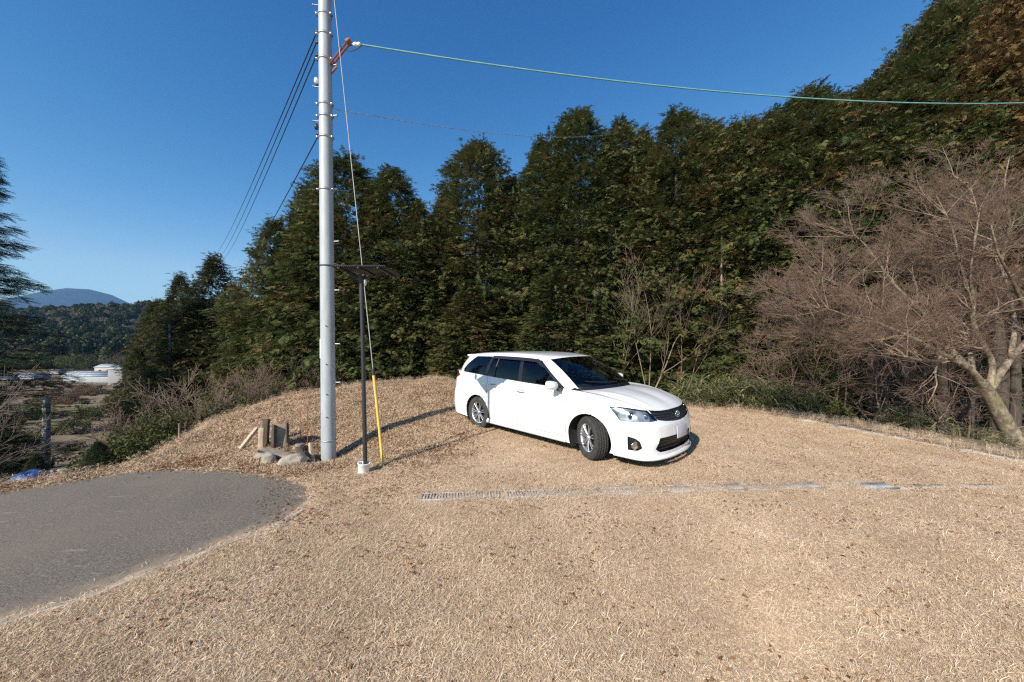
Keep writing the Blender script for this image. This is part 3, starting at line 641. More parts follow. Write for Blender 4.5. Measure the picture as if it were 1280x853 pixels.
# ================================================================ vegetation
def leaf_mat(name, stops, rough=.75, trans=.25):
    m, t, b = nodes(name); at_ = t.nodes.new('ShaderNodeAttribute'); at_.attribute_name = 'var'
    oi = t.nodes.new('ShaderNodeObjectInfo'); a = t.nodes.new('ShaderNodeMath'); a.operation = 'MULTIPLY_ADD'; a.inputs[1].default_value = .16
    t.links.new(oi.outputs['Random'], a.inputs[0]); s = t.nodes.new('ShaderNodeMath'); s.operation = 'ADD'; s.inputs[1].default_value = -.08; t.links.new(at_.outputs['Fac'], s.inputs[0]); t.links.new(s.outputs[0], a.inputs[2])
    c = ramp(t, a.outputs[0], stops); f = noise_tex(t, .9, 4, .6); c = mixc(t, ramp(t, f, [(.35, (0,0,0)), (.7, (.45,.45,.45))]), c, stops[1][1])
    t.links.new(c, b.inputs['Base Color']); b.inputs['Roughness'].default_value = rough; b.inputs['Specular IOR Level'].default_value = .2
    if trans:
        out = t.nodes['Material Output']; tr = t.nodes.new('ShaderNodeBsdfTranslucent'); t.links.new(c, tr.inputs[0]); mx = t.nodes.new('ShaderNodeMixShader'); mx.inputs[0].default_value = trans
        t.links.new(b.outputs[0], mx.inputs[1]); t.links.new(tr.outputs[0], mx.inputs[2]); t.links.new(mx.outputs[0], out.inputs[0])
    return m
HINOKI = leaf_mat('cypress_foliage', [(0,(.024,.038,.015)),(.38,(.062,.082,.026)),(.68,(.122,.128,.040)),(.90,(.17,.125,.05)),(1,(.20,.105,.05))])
HINOKIB = leaf_mat('rusty_foliage', [(0,(.07,.055,.024)),(.3,(.15,.10,.040)),(.6,(.23,.14,.055)),(1,(.29,.175,.075))])
FIR = leaf_mat('dark_fir_foliage', [(0,(.018,.030,.016)),(.5,(.034,.052,.022)),(.8,(.055,.066,.026)),(1,(.09,.065,.03))])
BUSHM = leaf_mat('shrub_leaves', [(0,(.035,.050,.016)),(.5,(.08,.09,.028)),(.8,(.125,.115,.040)),(1,(.18,.11,.05))])
SASA = leaf_mat('bamboo_grass_leaves', [(0,(.06,.080,.03)),(.35,(.13,.145,.06)),(.6,(.26,.23,.12)),(1,(.50,.40,.25))])
DRYLEAF = leaf_mat('dry_leaves', [(0,(.12,.055,.028)),(.4,(.27,.135,.065)),(.7,(.44,.26,.14)),(1,(.64,.46,.29))], trans=.15)
STRAW = leaf_mat('dry_straw', [(0,(.22,.13,.075)),(.3,(.53,.375,.24)),(.65,(.84,.675,.47)),(1,(.93,.80,.61))], trans=.2)
t_ = STRAW.node_tree; g_ = t_.nodes.new('ShaderNodeNewGeometry'); b_ = t_.nodes['Principled BSDF']; src_ = b_.inputs['Base Color'].links[0].from_socket
n_ = t_.nodes.new('ShaderNodeTexNoise'); n_.inputs['Scale'].default_value = 1.1; n_.inputs['Detail'].default_value = 7; n_.inputs['Roughness'].default_value = .7; t_.links.new(g_.outputs['Position'], n_.inputs['Vector'])
m_ = mixc(t_, ramp(t_, n_.outputs['Fac'], [(.40, (0,0,0)), (.70, (.55,.55,.55))]), src_, (.40,.28,.175)); t_.links.new(m_, b_.inputs['Base Color'])
BARK = mat('cypress_bark', (.23,.165,.115), .95, var=.35, scale=6, bmp=.8, stretch=(6,6,.7), bdist=.03); BARKD = mat('dark_bark', (.075,.058,.045), .95, var=.4, scale=8, bmp=.8, stretch=(6,6,.8), bdist=.02)  # dark bark also puts the shade under the crowns into the trunk colour
def maple_bark():
    m, t, b = nodes('maple_bark'); f = noise_tex(t, 5, 8, .7, stretch=(2,2,1)); g_ = noise_tex(t, 3, 5, .6)
    c = ramp(t, f, [(.36, (.07,.052,.036)), (.5, (.19,.145,.10)), (.64, (.36,.29,.21))]); c = mixc(t, ramp(t, g_, [(.55, (0,0,0)), (.68, (.7,.7,.7))]), c, (.20,.19,.075))
    t.links.new(c, b.inputs['Base Color']); b.inputs['Roughness'].default_value = .9; bump(t, b, f, .7, .03); return m
MAPLE = maple_bark(); TWIG = mat('purplish_twigs', (.165,.106,.075), .8, var=.3, scale=2); TWIGL = mat('pale_twigs', (.23,.165,.115), .8, var=.3, scale=2)
def spray_proto(nl=8, w=.16, seed=1, curl=.12):
    """flat fan of scale-leaf twigs along +x, length 1"""
    r = np.random.default_rng(seed); V = []; 
    def leaf(p, d, L, wd):
        s = np.array([-d[1], d[0], 0]); q = p+d*L; V.extend([p-s*wd*.5, q+np.array([0,0,-curl*L]), p+s*wd*.5+d*L*.12])
    for k in range(nl):
        x = .06+.84*k/(nl-1); L = .50*(1-x)**.55+.10
        for s in (-1, 1):
            a = s*(.85+r.normal()*.15); leaf(np.array([x, 0, -curl*x*x]), np.array([cos(a), sin(a), r.normal()*.15]), L*(.75+.4*r.random()), w*(1-.4*x))
    leaf(np.array([.7,0,-.06]), np.array([1.,0,-.1]), .36, .10); leaf(np.array([0,0,0]), np.array([1.,0,-.1]), .8, .07)
    return np.array(V)
def needle_proto(seed=2):
    r = np.random.default_rng(seed); V = []
    for k in range(8):
        x = .05+.9*k/7; L = .22*(1-.5*x)
        for s in (-1, 1):
            a = s*1.0; d = np.array([cos(a), sin(a), -.25]); p = np.array([x,0,-.12*x*x]); V.extend([p+[-.05,0,0], p+d*L, p+[.05,0,0]])
    return np.array(V)
def leaf_proto(seed=3, n=9, L=.22, W_=.5):
    """cluster of small oval leaves"""
    r = np.random.default_rng(seed); V = []
    for k in range(n):
        p = r.normal(size=3)*.38*[1,1,.8]; d = r.normal(size=3); d /= np.linalg.norm(d); s = np.cross(d, r.normal(size=3)); s /= np.linalg.norm(s); s *= W_*L*.5
        V.extend([p, p+d*L*.5-s, p+d*L, p, p+d*L, p+d*L*.5+s])
    return np.array(V)
def place(protos, pos, X, roll, scale, var, r):
    """copies of proto triangle soups; X = direction of each copy"""
    n = len(pos); X = X/np.linalg.norm(X, axis=1)[:,None]; Yv = np.cross([0,0,1.], X); Yv /= np.maximum(np.linalg.norm(Yv, axis=1), 1e-6)[:,None]; Z = np.cross(X, Yv)
    c, s = np.cos(roll)[:,None], np.sin(roll)[:,None]; Y2 = Yv*c+Z*s; Z2 = Z*c-Yv*s; Vs = []; vs = []
    k = r.integers(0, len(protos), n)
    for a, p in enumerate(protos):
        m = k == a
        if not m.any(): continue
        q = (pos[m][:,None]+scale[m][:,None,None]*(p[None,:,0:1]*X[m][:,None]+p[None,:,1:2]*Y2[m][:,None]+p[None,:,2:3]*Z2[m][:,None])).reshape(-1,3)
        Vs.append(q); vs.append(np.repeat(var[m], len(p)))
    return np.concatenate(Vs), np.concatenate(vs)
def soup(name, V, var, material, parent=None):
    return mesh(name, V, np.arange(len(V)).reshape(-1,3), material, parent, var=var)
SPR = [spray_proto(4,.22,s) for s in (1,2,3)]
def conifer_crown(seed, Hh, R, low=.06, nbr=210, per=22, size=.42, protos=SPR, tip=.0, shape=.62, droop=.35, brown=.0):
    """returns soup verts, var for a crown of height Hh standing at z=0"""
    r = np.random.default_rng(seed); pos = []; D = []; sc = []; va = []
    lobes = r.uniform(0, 2*pi, 9); lh = r.uniform(.1, .95, 9)
    for b in range(nbr):
        t = ((b+r.random())/nbr)**.92; z = Hh*(low+(1-low)*t); az = b*2.39996+r.normal()*.3
        pr = (1-t**1.7)**(shape+.24)*(.82+.18*sm(t/.2))+.03; lob = 1+.28*np.sum(np.exp(-((lh-t)/.09)**2)*np.maximum(0, np.cos(az-lobes)))-.08
        L = R*pr*lob*r.uniform(.72, 1.1); n = max(4, int(per*(.50+.9*L/R)))
        up = .25+.65*t; q = 6; nc = max(2, n//q); n = nc*q; f = np.sqrt(r.uniform(.005, 1, nc)); f = np.where(r.random(nc) < .35, f, 1-.45*r.random(nc)**1.4)
        h = np.array([cos(az), sin(az), 0]); sd = np.array([-sin(az), cos(az), 0]); vc = np.repeat(r.normal(size=nc)*.15, q); sz = np.repeat(r.uniform(.8,1.25,nc), q)
        wc = (L*.32*(1-.5*f)+.06)*r.normal(size=nc)*.8; zc_ = r.normal(size=nc)*.13; tilt = np.repeat(r.normal(size=(nc,3))*.30, q, 0)
        f, wc, zc_ = np.repeat(f, q), np.repeat(wc, q), np.repeat(zc_, q)
        P = h*(L*f)[:,None]+sd*wc[:,None]; P[:,2] = z+up*L*f*.5-droop*L*f*f*(1-t*.6)+zc_; P += r.normal(size=(n,3))*[.085,.085,.05]*sz[:,None]
        d = h+sd*(wc/(L*.5+.1))[:,None]*.8+tilt+r.normal(size=(n,3))*.25; d[:,2] += up*.45-.50*f*(1-.5*t)-.05
        pos.append(P); D.append(d); sc.append(size*sz*r.uniform(.7, 1.2, n)*(.8+.3*(1-t)))
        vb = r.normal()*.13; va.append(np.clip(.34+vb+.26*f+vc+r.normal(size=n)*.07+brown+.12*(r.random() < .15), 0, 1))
    nt_ = 16                                                     # leader and top tuft
    P = np.zeros((nt_,3)); P[:,2] = Hh*np.linspace(.93, 1.0, nt_); d = r.normal(size=(nt_,3))*.5; d[:,2] = 1.3; P[:,:2] += r.normal(size=(nt_,2))*.05; pos.append(P); D.append(d); sc.append(np.full(nt_, size*.8)); va.append(np.full(nt_, .6))
    for k in range(9):                                           # upright side leaders make the top spiky
        rr = R*r.uniform(.12, .62); a = k*2.4+r.normal()*.3; z1 = Hh*(1.0-.36*(rr/R)**1.2)+r.uniform(-.1,.25); n = 16; q = r.random(n)
        P = np.stack([np.cos(a)*rr+r.normal(size=n)*.10*(1-q), np.sin(a)*rr+r.normal(size=n)*.10*(1-q), z1-1.0+q*1.0], 1); d = r.normal(size=(n,3))*.45*(1.1-q)[:,None]; d[:,2] += 1.1
        pos.append(P); D.append(d); sc.append(size*r.uniform(.7,1.2,n)); va.append(np.clip(.62+r.normal(size=n)*.12, 0, 1))
    pos, D, sc, va = map(np.concatenate, (pos, D, sc, va))
    return place(protos, pos, D, r.normal(size=len(pos))*.55, sc, va, r)
def trunk_mesh(name, Hh, r0, material, parent, seed=0, n=9, bend=.15, top=.97):
    r = np.random.default_rng(seed); z = np.linspace(-.4, Hh*top, 12); P = np.stack([np.cumsum(r.normal(size=12))*bend*.1, np.cumsum(r.normal(size=12))*bend*.1, z], 1); P[:,:2] -= P[1,:2]
    rad = r0*(1-np.clip(z/Hh,0,1))**.8+.012; rad[0] *= 1.5; rad[1] *= 1.12
    return MB().tube(P, rad, n, cap=False).obj(name, material, parent, True)
VAR = []
for k, (Hh, R, low, nb, per, shape) in enumerate([(10,2.0,.02,350,58,.50),(10,1.85,.02,340,54,.62),(10,2.2,.03,360,60,.42),(10,2.0,.34,300,62,.50),(10,2.1,.42,280,64,.42)]):
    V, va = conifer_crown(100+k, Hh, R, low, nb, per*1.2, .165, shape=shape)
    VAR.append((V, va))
meshes = {}
def conifer(k, px, ytop, D, Rm, label, name='cypress_tree', group='tall cypress trees round the lot', material=None, rot=None, tr=.10):
    """conifer of variant k whose top shows at px,ytop at depth D"""
    x = (px-640)/450*D; zb = float(H(x, D)); Hh = EYE+(426.5-ytop)/450*D-zb; rs = rng.random()*6.28 if rot is None else rot
    t = thing(name, label, 'tree', (x, D, zb), rs, group); t.scale = (Rm/2.0, Rm/2.0, Hh/10.45)
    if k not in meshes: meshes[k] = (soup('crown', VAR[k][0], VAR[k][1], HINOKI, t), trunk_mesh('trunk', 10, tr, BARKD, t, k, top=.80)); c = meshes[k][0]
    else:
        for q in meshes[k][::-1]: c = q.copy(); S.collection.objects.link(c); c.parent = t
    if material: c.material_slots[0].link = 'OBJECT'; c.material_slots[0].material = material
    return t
# ---- bare trees
def grow(start, d, L, r0, lev, out, r, spread=.6, up=.12, kids=(5,7), nseg=5, shrink=.62, wob=.12, minr=.0022, flat=1.0):
    d = d/np.linalg.norm(d); P = [start]; n = nseg if lev > 0 else 2
    for s in range(n):
        d = d+r.normal(size=3)*wob+np.array([0,0,up*.35]); d /= np.linalg.norm(d); P.append(P[-1]+d*L/n)
    P = np.array(P); rad = np.maximum(r0*(1-.75*np.linspace(0,1,n+1)), minr); out.append((P, rad, lev))
    if lev <= 0: return
    for k in range(r.integers(*kids)):
        f = r.uniform(.22, 1.0); q = f*n; i = min(int(q), n-1); p = P[i]+(P[i+1]-P[i])*(q-i); t = P[i+1]-P[i]; t /= np.linalg.norm(t)
        s = r.normal(size=3); s[2] = s[2]*.7*flat+up; s -= t*s.dot(t); s /= max(np.linalg.norm(s), .2); nd = t*(1-spread*.45)+s*spread
        grow(p, nd, L*shrink*r.uniform(.7, 1.15)*(1.15-.45*f), max(np.interp(q, np.arange(n+1), rad)*.62, minr), lev-1, out, r, spread, up, kids, nseg, shrink, wob, minr, flat)
def branches(out, sides=(3,3,4,5,7,9)):
    m = {}
    for P, rad, lev in out:
        V, F = tube(P, rad, sides[min(lev, 5)]); m.setdefault(lev >= 2, MB()).add(V, [F])
    return m
# ================================================================ trees behind the lot
T_A = [(0,345,264,15,1.5,'broad cypress at the left edge of the dense stand, left of the utility pole'),(1,383,222,15.6,1.7,'cypress top just left of the utility pole, behind a lower one'),
 (2,432,187,14.6,2.1,'tallest dense cypress right behind the utility pole and black post'),(0,488,203,14.2,1.8,'cypress right of the guy wire with a notched top'),(1,524,246,13.8,1.35,'lower cypress at the right end of the stand behind the utility pole'),
 (3,410,250,17.5,1.8,'shaded cypress behind the stand at the utility pole, mostly hidden'),(2,598,170,15.2,1.9,'lone pointed cypress behind the back of the car, between two gaps'),
 (1,556,232,17.5,1.5,'lower cypress deep in the gap left of the lone pointed one'),(0,642,212,17,1.6,'lower cypress deep in the gap right of the lone pointed one'),(1,676,165,14.6,1.5,'narrow cypress rising over the rear of the car roof'),
 (2,721,133,14,1.9,'tall spiky cypress above the windscreen of the car'),(0,774,141,14.4,1.7,'olive cypress above the car bonnet'),(1,805,152,15.5,1.5,'slim cypress set back above the headlights of the car'),(2,846,131,13.8,1.8,'tall cypress behind the leafless shrub right of the car'),
 (4,884,150,14.6,1.7,'cypress with a pale bare lower trunk right of the car'),(4,928,142,14,1.8,'cypress with bare lower trunk behind the bamboo grass'),(3,966,128,15.2,1.8,'cypress set back right of the bamboo grass'),
 (4,1010,104,12.6,2.0,'tall cypress at the left fringe of the leafless maple'),(3,1050,112,14.5,1.9,'cypress set back behind the left side of the maple crown'),(4,1088,97,12.4,2.1,'tall cypress behind the middle of the maple crown'),(4,1132,60,12.4,2.0,'higher cypress stepping up towards the top right corner'),
 (4,1178,-10,12.2,2.3,'very tall cypress whose top reaches the upper edge of the picture'),(3,1215,-60,13.5,2.6,'towering green cypress behind the rusty one'),(4,1330,-90,12.5,2.7,'towering cypress at the right edge of the picture')]
for k, px, yt, D, Rm, lb in T_A: conifer(k, px, yt, D, Rm*(1.35 if px < 900 else 1.2 if px < 1150 else .98), lb)
conifer(3, 1268, -40, 10.6, 2.1, 'towering cypress with rust-brown foliage in the top right corner', material=HINOKIB, tr=.10)
ORD = ['first','second','third','fourth','fifth','sixth','seventh','eighth','ninth','tenth','eleventh','twelfth','thirteenth','fourteenth']; REAR = [380,470,545,615,705,770,830,895,960,1030,1110,1180,1250,1330]
for k, px, yt, D, Rm in ((2,380,262,21,2.6),(0,470,230,22,2.6),(2,545,262,22,2.6),(1,615,235,22,2.6),(0,705,182,21,2.9),(2,770,178,21,2.9),(1,830,180,21,2.9),(0,895,200,21,2.6),(2,960,190,20,2.6),(0,1030,170,20,2.7),(2,1110,150,19,2.7),(1,1180,110,19,2.7),(0,1250,90,19,2.7),(2,1330,80,19,2.8)):
    conifer(k, px, yt, D, Rm, 'dark cypress in the row behind the front cypresses, %s from the left' % ORD[REAR.index(px)], group='rear row of cypresses', name='rear_cypress')
# left: younger dark conifers
YOUNG = leaf_mat('young_conifer_foliage', [(0,(.026,.036,.014)),(.4,(.055,.064,.022)),(.7,(.09,.088,.030)),(1,(.14,.09,.04))])
for k, px, yt, D, Rm, lb in ((1,226,335,20,2.1,'young dark conifer left of the pointed one, above the brush'),(1,268,311,18,2.4,'pointed young conifer, the highest left of the utility pole stand'),(0,300,352,17,1.9,'small conifer wedged against the left end of the cypress stand'),
   (0,196,368,23,1.9,'small conifer lowest on the slope at the left of the young ones'),(2,247,372,16.5,2.2,'bushy low conifer in front of the two young pointed ones'),(0,322,385,15,1.6,'low conifer at the foot of the cypress stand, over the bare shrubs'),(0,172,428,21,1.2,'small conifer in front of the white hut')):
    conifer(k, px, yt, D, Rm, lb, 'young_conifer', 'young dark conifers left of the utility pole', material=YOUNG)
for k, px, yt, D, Rm, lb in ((2,880,400,12.4,.9,'low skirt of cypress foliage in front of the pale bare trunk'),(0,948,330,11.9,1.3,'young cypress between the pale bare trunk and the maple crown'),(2,1000,372,11.6,1.2,'low young cypress under the left fringe of the maple'),(2,700,330,12.2,1.5,'low dense cypress growth right behind the roof of the car'),(0,590,350,12.8,1.5,'low dense cypress growth behind the rear of the car')): conifer(k, px, yt, D, Rm, lb, 'young_cypress', 'young cypresses at the foot of the tall ones')
# far-left fir with tiered boughs
def fir(px, yt, D, R, label, seed, src=None):
    x = (px-640)/450*D; zb = float(H(x, D)); Hh = EYE+(426.5-yt)/450*D-zb; t = thing('fir_tree', label, 'tree', (x, D, zb), seed)
    if src:
        for q in src.children: c = q.copy(); S.collection.objects.link(c); c.parent = t
        t.scale = (.42, .42, Hh/src['h0']); return t
    t['h0'] = Hh; r = np.random.default_rng(seed)
    pos = []; dd = []; sc = []; va = []; limbs = MB(); nt_ = 58
    for b in range(nt_*4):
        tt = (b//4+.3*r.random())/nt_; z = Hh*(.05+.93*tt); az = r.uniform(0, 2*pi); L = R*(1-tt)**.75*r.uniform(.65, 1.1)+.15; h = np.array([cos(az), sin(az), 0]); sd = np.array([-sin(az), cos(az), 0])
        ff = np.linspace(0, 1, 6); B = h*(L*ff)[:,None]; B[:,2] = z+L*.22*ff-.34*L*ff**2+.14*L*ff**4; limbs.tube(B, .022*(1-ff*.8)*(1.2-tt), 4, cap=False)
        n = int(30+85*L/R); f = r.uniform(.15, 1, n); w = r.normal(size=n)*L*.16*(1.15-f); P = h*(L*f)[:,None]+sd*w[:,None]; P[:,2] = z+L*.22*f-.34*L*f**2+.14*L*f**4-.05*abs(w)+r.normal(size=n)*.07
        d = h+sd*(np.sign(w)*.7)[:,None]+r.normal(size=(n,3))*.2; d[:,2] -= .15; pos.append(P); dd.append(d); sc.append(r.uniform(.16,.34,n)); va.append(np.clip(r.normal(size=n)*.2+.4, 0, 1))
    V, va = place([needle_proto()], *map(np.concatenate, (pos, dd)), r.normal(size=sum(map(len, pos)))*.3, np.concatenate(sc), np.concatenate(va), r)
    soup('crown', V, va, FIR, t); trunk_mesh('trunk', Hh, .17, BARKD, t, seed); limbs.obj('boughs', BARKD, t)['kind'] = 'stuff'; return t
bigfir = fir(-28, 165, 12, 2.5, 'dark fir with layered drooping boughs at the left edge of the picture', 5)
fir(-12, 480, 9.5, 1.1, 'small dark fir low down at the left edge below the tall fir', 6, bigfir); del bigfir['h0']
# ================================================================ bare trees
def bare(name, label, base, seed, limbs, lev=3, mt=None, tw=None, group=None, cat='tree', **kw):
    """base = world point; limbs = list of (direction, length, radius)"""
    r = np.random.default_rng(seed); out = []; t = thing(name, label, cat, tuple(base), 0, group)
    for d, L, r0 in limbs: grow(np.array([r.normal()*.03, r.normal()*.03, -.08]), np.array(d, float), L, r0, lev, out, r, **kw)
    m = branches(out)
    if True in m: m[True].obj('branches', mt or BARKD, t, True)['kind'] = 'stuff'
    if False in m: m[False].obj('twigs', tw or TWIG, t)['kind'] = 'stuff'
    return t
# the maple on the right: limbs laid out by hand, finer wood grown from them
mb = at(1262, 548, 7.4); mb[2] = float(H(mb[0], mb[1])); mt = thing('leafless_maple', 'large leafless maple with leaning mossy trunk and wide purplish crown', 'tree', tuple(mb)); r = np.random.default_rng(11)
def W_(px, py, Y): return at(px, py, Y)-mb
tk = np.array([W_(1272,556,7.4), W_(1262,540,7.4), W_(1248,515,7.35), W_(1236,493,7.3), W_(1226,478,7.25)]); MB().tube(catmull(tk, np.linspace(0,4,13)), np.interp(np.linspace(0,4,13), range(5), [.21,.145,.125,.112,.10]), 12).obj('trunk', MAPLE, mt, True)
LIMBS = [([(1232,486,7.25),(1212,462,7.1),(1188,448,6.95),(1160,434,6.75),(1130,418,6.5),(1095,404,6.3),(1060,396,6.1)], .095),
 ([(1230,484,7.3),(1205,455,7.3),(1180,428,7.4),(1165,402,7.5),(1140,378,7.6),(1118,356,7.7),(1102,335,7.8)], .10),
 ([(1236,488,7.3),(1240,455,7.3),(1228,430,7.2),(1216,405,7.1),(1217,378,7.0),(1213,345,6.9),(1216,312,6.8)], .085),
 ([(1216,470,7.25),(1212,440,7.5),(1207,418,7.7),(1190,398,8.0),(1182,370,8.3),(1170,335,8.5),(1150,305,8.7)], .075),
 ([(1238,486,7.3),(1262,450,7.5),(1290,420,7.6),(1325,390,7.8),(1360,350,8.)], .10),
 ([(1262,450,7.5),(1268,410,7.7),(1262,370,7.9),(1250,330,8.1),(1240,290,8.2)], .07),
 ([(1290,420,7.6),(1278,380,7.2),(1262,345,6.9),(1248,318,6.7),(1238,280,6.6)], .06),
 ([(1060,396,6.1),(1040,388,6.1),(1020,385,6.2)], .025),([(1102,335,7.8),(1080,305,7.8),(1062,290,7.8)], .03),([(1060,430,6.6),(1035,420,6.5),(1015,415,6.5)], .02),
 ([(1188,448,6.95),(1165,452,6.6),(1140,448,6.3),(1105,440,6.1)], .045),([(1130,418,6.5),(1100,425,6.5),(1060,430,6.6),(1025,432,6.6)], .04),
 ([(1217,378,7.0),(1200,330,7.0),(1190,285,7.0),(1170,245,7.1)], .04),([(1250,330,8.1),(1262,280,8.0),(1255,235,7.9),(1262,195,7.8)], .05),([(1216,312,6.8),(1222,270,6.9),(1212,230,7.0)], .03),
 ([(1165,402,7.5),(1130,402,7.3),(1095,385,7.2),(1060,365,7.1),(1035,350,7.1)], .05)]
out = []; 
for pts, r0 in LIMBS:
    Pw = np.array([W_(*p) for p in pts]); n = (len(Pw)-1)*3+1; P = catmull(Pw, np.linspace(0, len(Pw)-1, n)); rad = .72*r0*(1-.80*np.linspace(0,1,n)); MB().tube(P, rad, 8).obj('limb', MAPLE, mt, True)
    for k in range(int(n*1.15)):
        f = r.uniform(.22, 1)*(n-1); i = min(int(f), n-2); p = P[i]+(P[i+1]-P[i])*(f-i); t = P[i+1]-P[i]; t /= np.linalg.norm(t); s = r.normal(size=3)*[1,1,.75]+[-.25,.45,.45]; s -= t*s.dot(t)*.8; s /= np.linalg.norm(s)
        grow(p, t*.55+s*.75, r.uniform(.65, 1.4)*(1.1-.35*f/n), max(np.interp(f, range(n), rad)*.5, .009), 3, out, r, spread=.62, up=.10, kids=(5,8), nseg=5, shrink=.60, wob=.13, minr=.0020, flat=.6)
m = branches(out); m[True].obj('branches', TWIGL, mt, True)['kind'] = 'stuff'; m[False].obj('twigs', TWIG, mt)['kind'] = 'stuff'
print('maple twigs', len(out))
BRT0 = mat('grey_twigs', (.17,.13,.10), .85, var=.3, scale=2)
# leafless shrubs and small trees
def gp(px, D): x = (px-640)/450*D; return np.array([x, D, float(H(x, D))])
bare('leafless_sapling', 'leafless sapling with pale leaning stem behind the car bonnet', gp(812, 11.2), 21, [((.8,.1,1.),3.4,.03),((-.2,0,1),3.2,.018),((.25,.1,1.1),3.6,.02)], 3, TWIGL, TWIGL, cat='sapling', spread=.5, kids=(3,6), wob=.08, minr=.0028)
bare('leafless_sapling', 'leafless sapling with spreading grey twigs right behind the windscreen of the car', gp(775, 11.6), 22, [((-.5,.1,1),3.0,.02),((.15,0,1),3.3,.02),((-.9,0,.8),2.4,.015)], 3, TWIGL, TWIG, cat='sapling', spread=.5, kids=(3,6), wob=.08, minr=.0028)
bare('leafless_sapling', 'leafless reddish sapling under the edge of the cypress with the pale trunk', gp(850, 11.8), 23, [((.5,.1,1),3.2,.02),((0,0,1),3.7,.02)], 3, TWIG, TWIG, cat='sapling', spread=.45, kids=(3,6), wob=.08, minr=.0028)
sh = [(300,11.5,'bare brown shrub in front of the young conifers'),(338,11.2,'bare shrub with pale stems left of the utility pole'),(372,11.6,'bare shrub at the crest just left of the utility pole'),(262,12.5,'tangled bare shrub above the left end of the bank'),
  (225,13.5,'tangled bare shrub over the thicket left of the bank'),(182,14.5,'bare shrub in front of the white sheds'),(150,16,'thin bare tree in front of the white tower'),(205,11.5,'bare shrub low in the thicket beside the thin stake'),(243,10.2,'bare shrub right behind the thin stake'),(285,10.8,'bare shrub with brown twigs above the leaning batten'),(318,10.4,'bare twiggy shrub behind the old timbers'),(165,10.6,'bare shrub at the lower left of the thicket'),(352,12.5,'tall bare shrub leaning left of the utility pole')]
for i, (px, D, lb) in enumerate(sh):
    bare('bare_shrub', lb, gp(px, D), 40+i, [((r.normal()*.5, r.normal()*.3, 1), r.uniform(1.3,2.2), .02) for _ in range(7)], 3, TWIGL if i % 2 else TWIG, TWIG if i % 3 else TWIGL, 'bare shrubs left of the utility pole', 'shrub', spread=.6, kids=(4,6), wob=.12, minr=.0045)
for i, (px, D, yb) in enumerate(((-150,8.0,0),(-100,9.5,0))):
    bare('leafless_branchy_tree', ('leafless tree with pale branches reaching in at the left edge', 'leafless tree in front of the tall fir at the left edge')[i], gp(px, D), 60+i, [((.45,.2,1),2.9,.02),((.2,-.1,1),3.3,.02),((.6,0,.9),2.5,.015)], 3, BRT0, BRT0, spread=.5, kids=(4,6), wob=.12, minr=.004)
# thicket of brown brush filling the slope between conifers and bank: five grown, the rest copied
THB = []; BRT = mat('brush_twigs', (.12,.085,.06), .85, var=.35, scale=2); brush = []
for i in range(14):
    px = 138+i*20+rng.uniform(-5,5); D = 9.9+1.9*((i*7) % 5)/5+(.6 if px > 300 else 0); base = gp(px, D); lb = 'brown leafless brush in the thicket left of the pole, number %d' % i
    lb = 'brown leafless brush in the thicket above the bank, %s from its left end' % ORD[i]
    if i < 5:
        t = bare('brown_brush', lb, base, 400+i, [((r.normal()*.7, r.normal()*.5, 1), r.uniform(.55,1.1), .011) for _ in range(6)], 3, BRT, BRT, 'brown brush in the thicket', 'brush', spread=.7, up=.03, kids=(4,6), wob=.15, minr=.0042, nseg=4); brush.append(t)
    else:
        t = copy_tree(brush[i % 5]); t['label'] = lb; t.location = tuple(base); t.rotation_euler = (0, 0, i*1.3)
    t.scale = (1, 1, .8+.45*((i*3) % 4)/4)
for i, (px, D, R3, lb) in enumerate(((190,9.9,(.7,.5,.75),'dark bush low in the thicket just left of the thin stake'),(240,10.6,(.8,.6,.7),'dark bush right behind the thin stake'),(280,11.0,(.8,.6,.8),'dark bush in the middle of the thicket above the bank'),(325,11.4,(.8,.6,.8),'dark bush in the thicket above the old timbers'),(365,12.0,(.7,.5,.6),'dark bush at the crest just left of the utility pole'))):
    THB.append((gp(px, D-.5), tuple(1.3*q for q in R3), lb, i))
# dead lower branches and undergrowth beneath the maple
for i, (px, D, lb) in enumerate(((985,10.5,'leafless thicket right of the bamboo grass'),(1045,10.2,'leafless thicket under the left side of the maple crown'),(1095,9.8,'leafless thicket under the middle of the maple crown'),(1150,9.6,'leafless thicket left of the maple trunk'),(1205,9.8,'leafless thicket behind the maple trunk'))):
    bare('leafless_thicket', lb, gp(px, D), 70+i, [((r.normal()*.9, r.normal()*.3, .8), r.uniform(1.6,2.6), .025) for _ in range(6)], 3, TWIG, TWIG, 'leafless thickets under the maple', 'thicket', spread=.7, up=.0, kids=(4,6), wob=.14, minr=.004)
PALEB = mat('pale_bark', (.27,.215,.16), .9, var=.3, scale=5, bmp=.5)
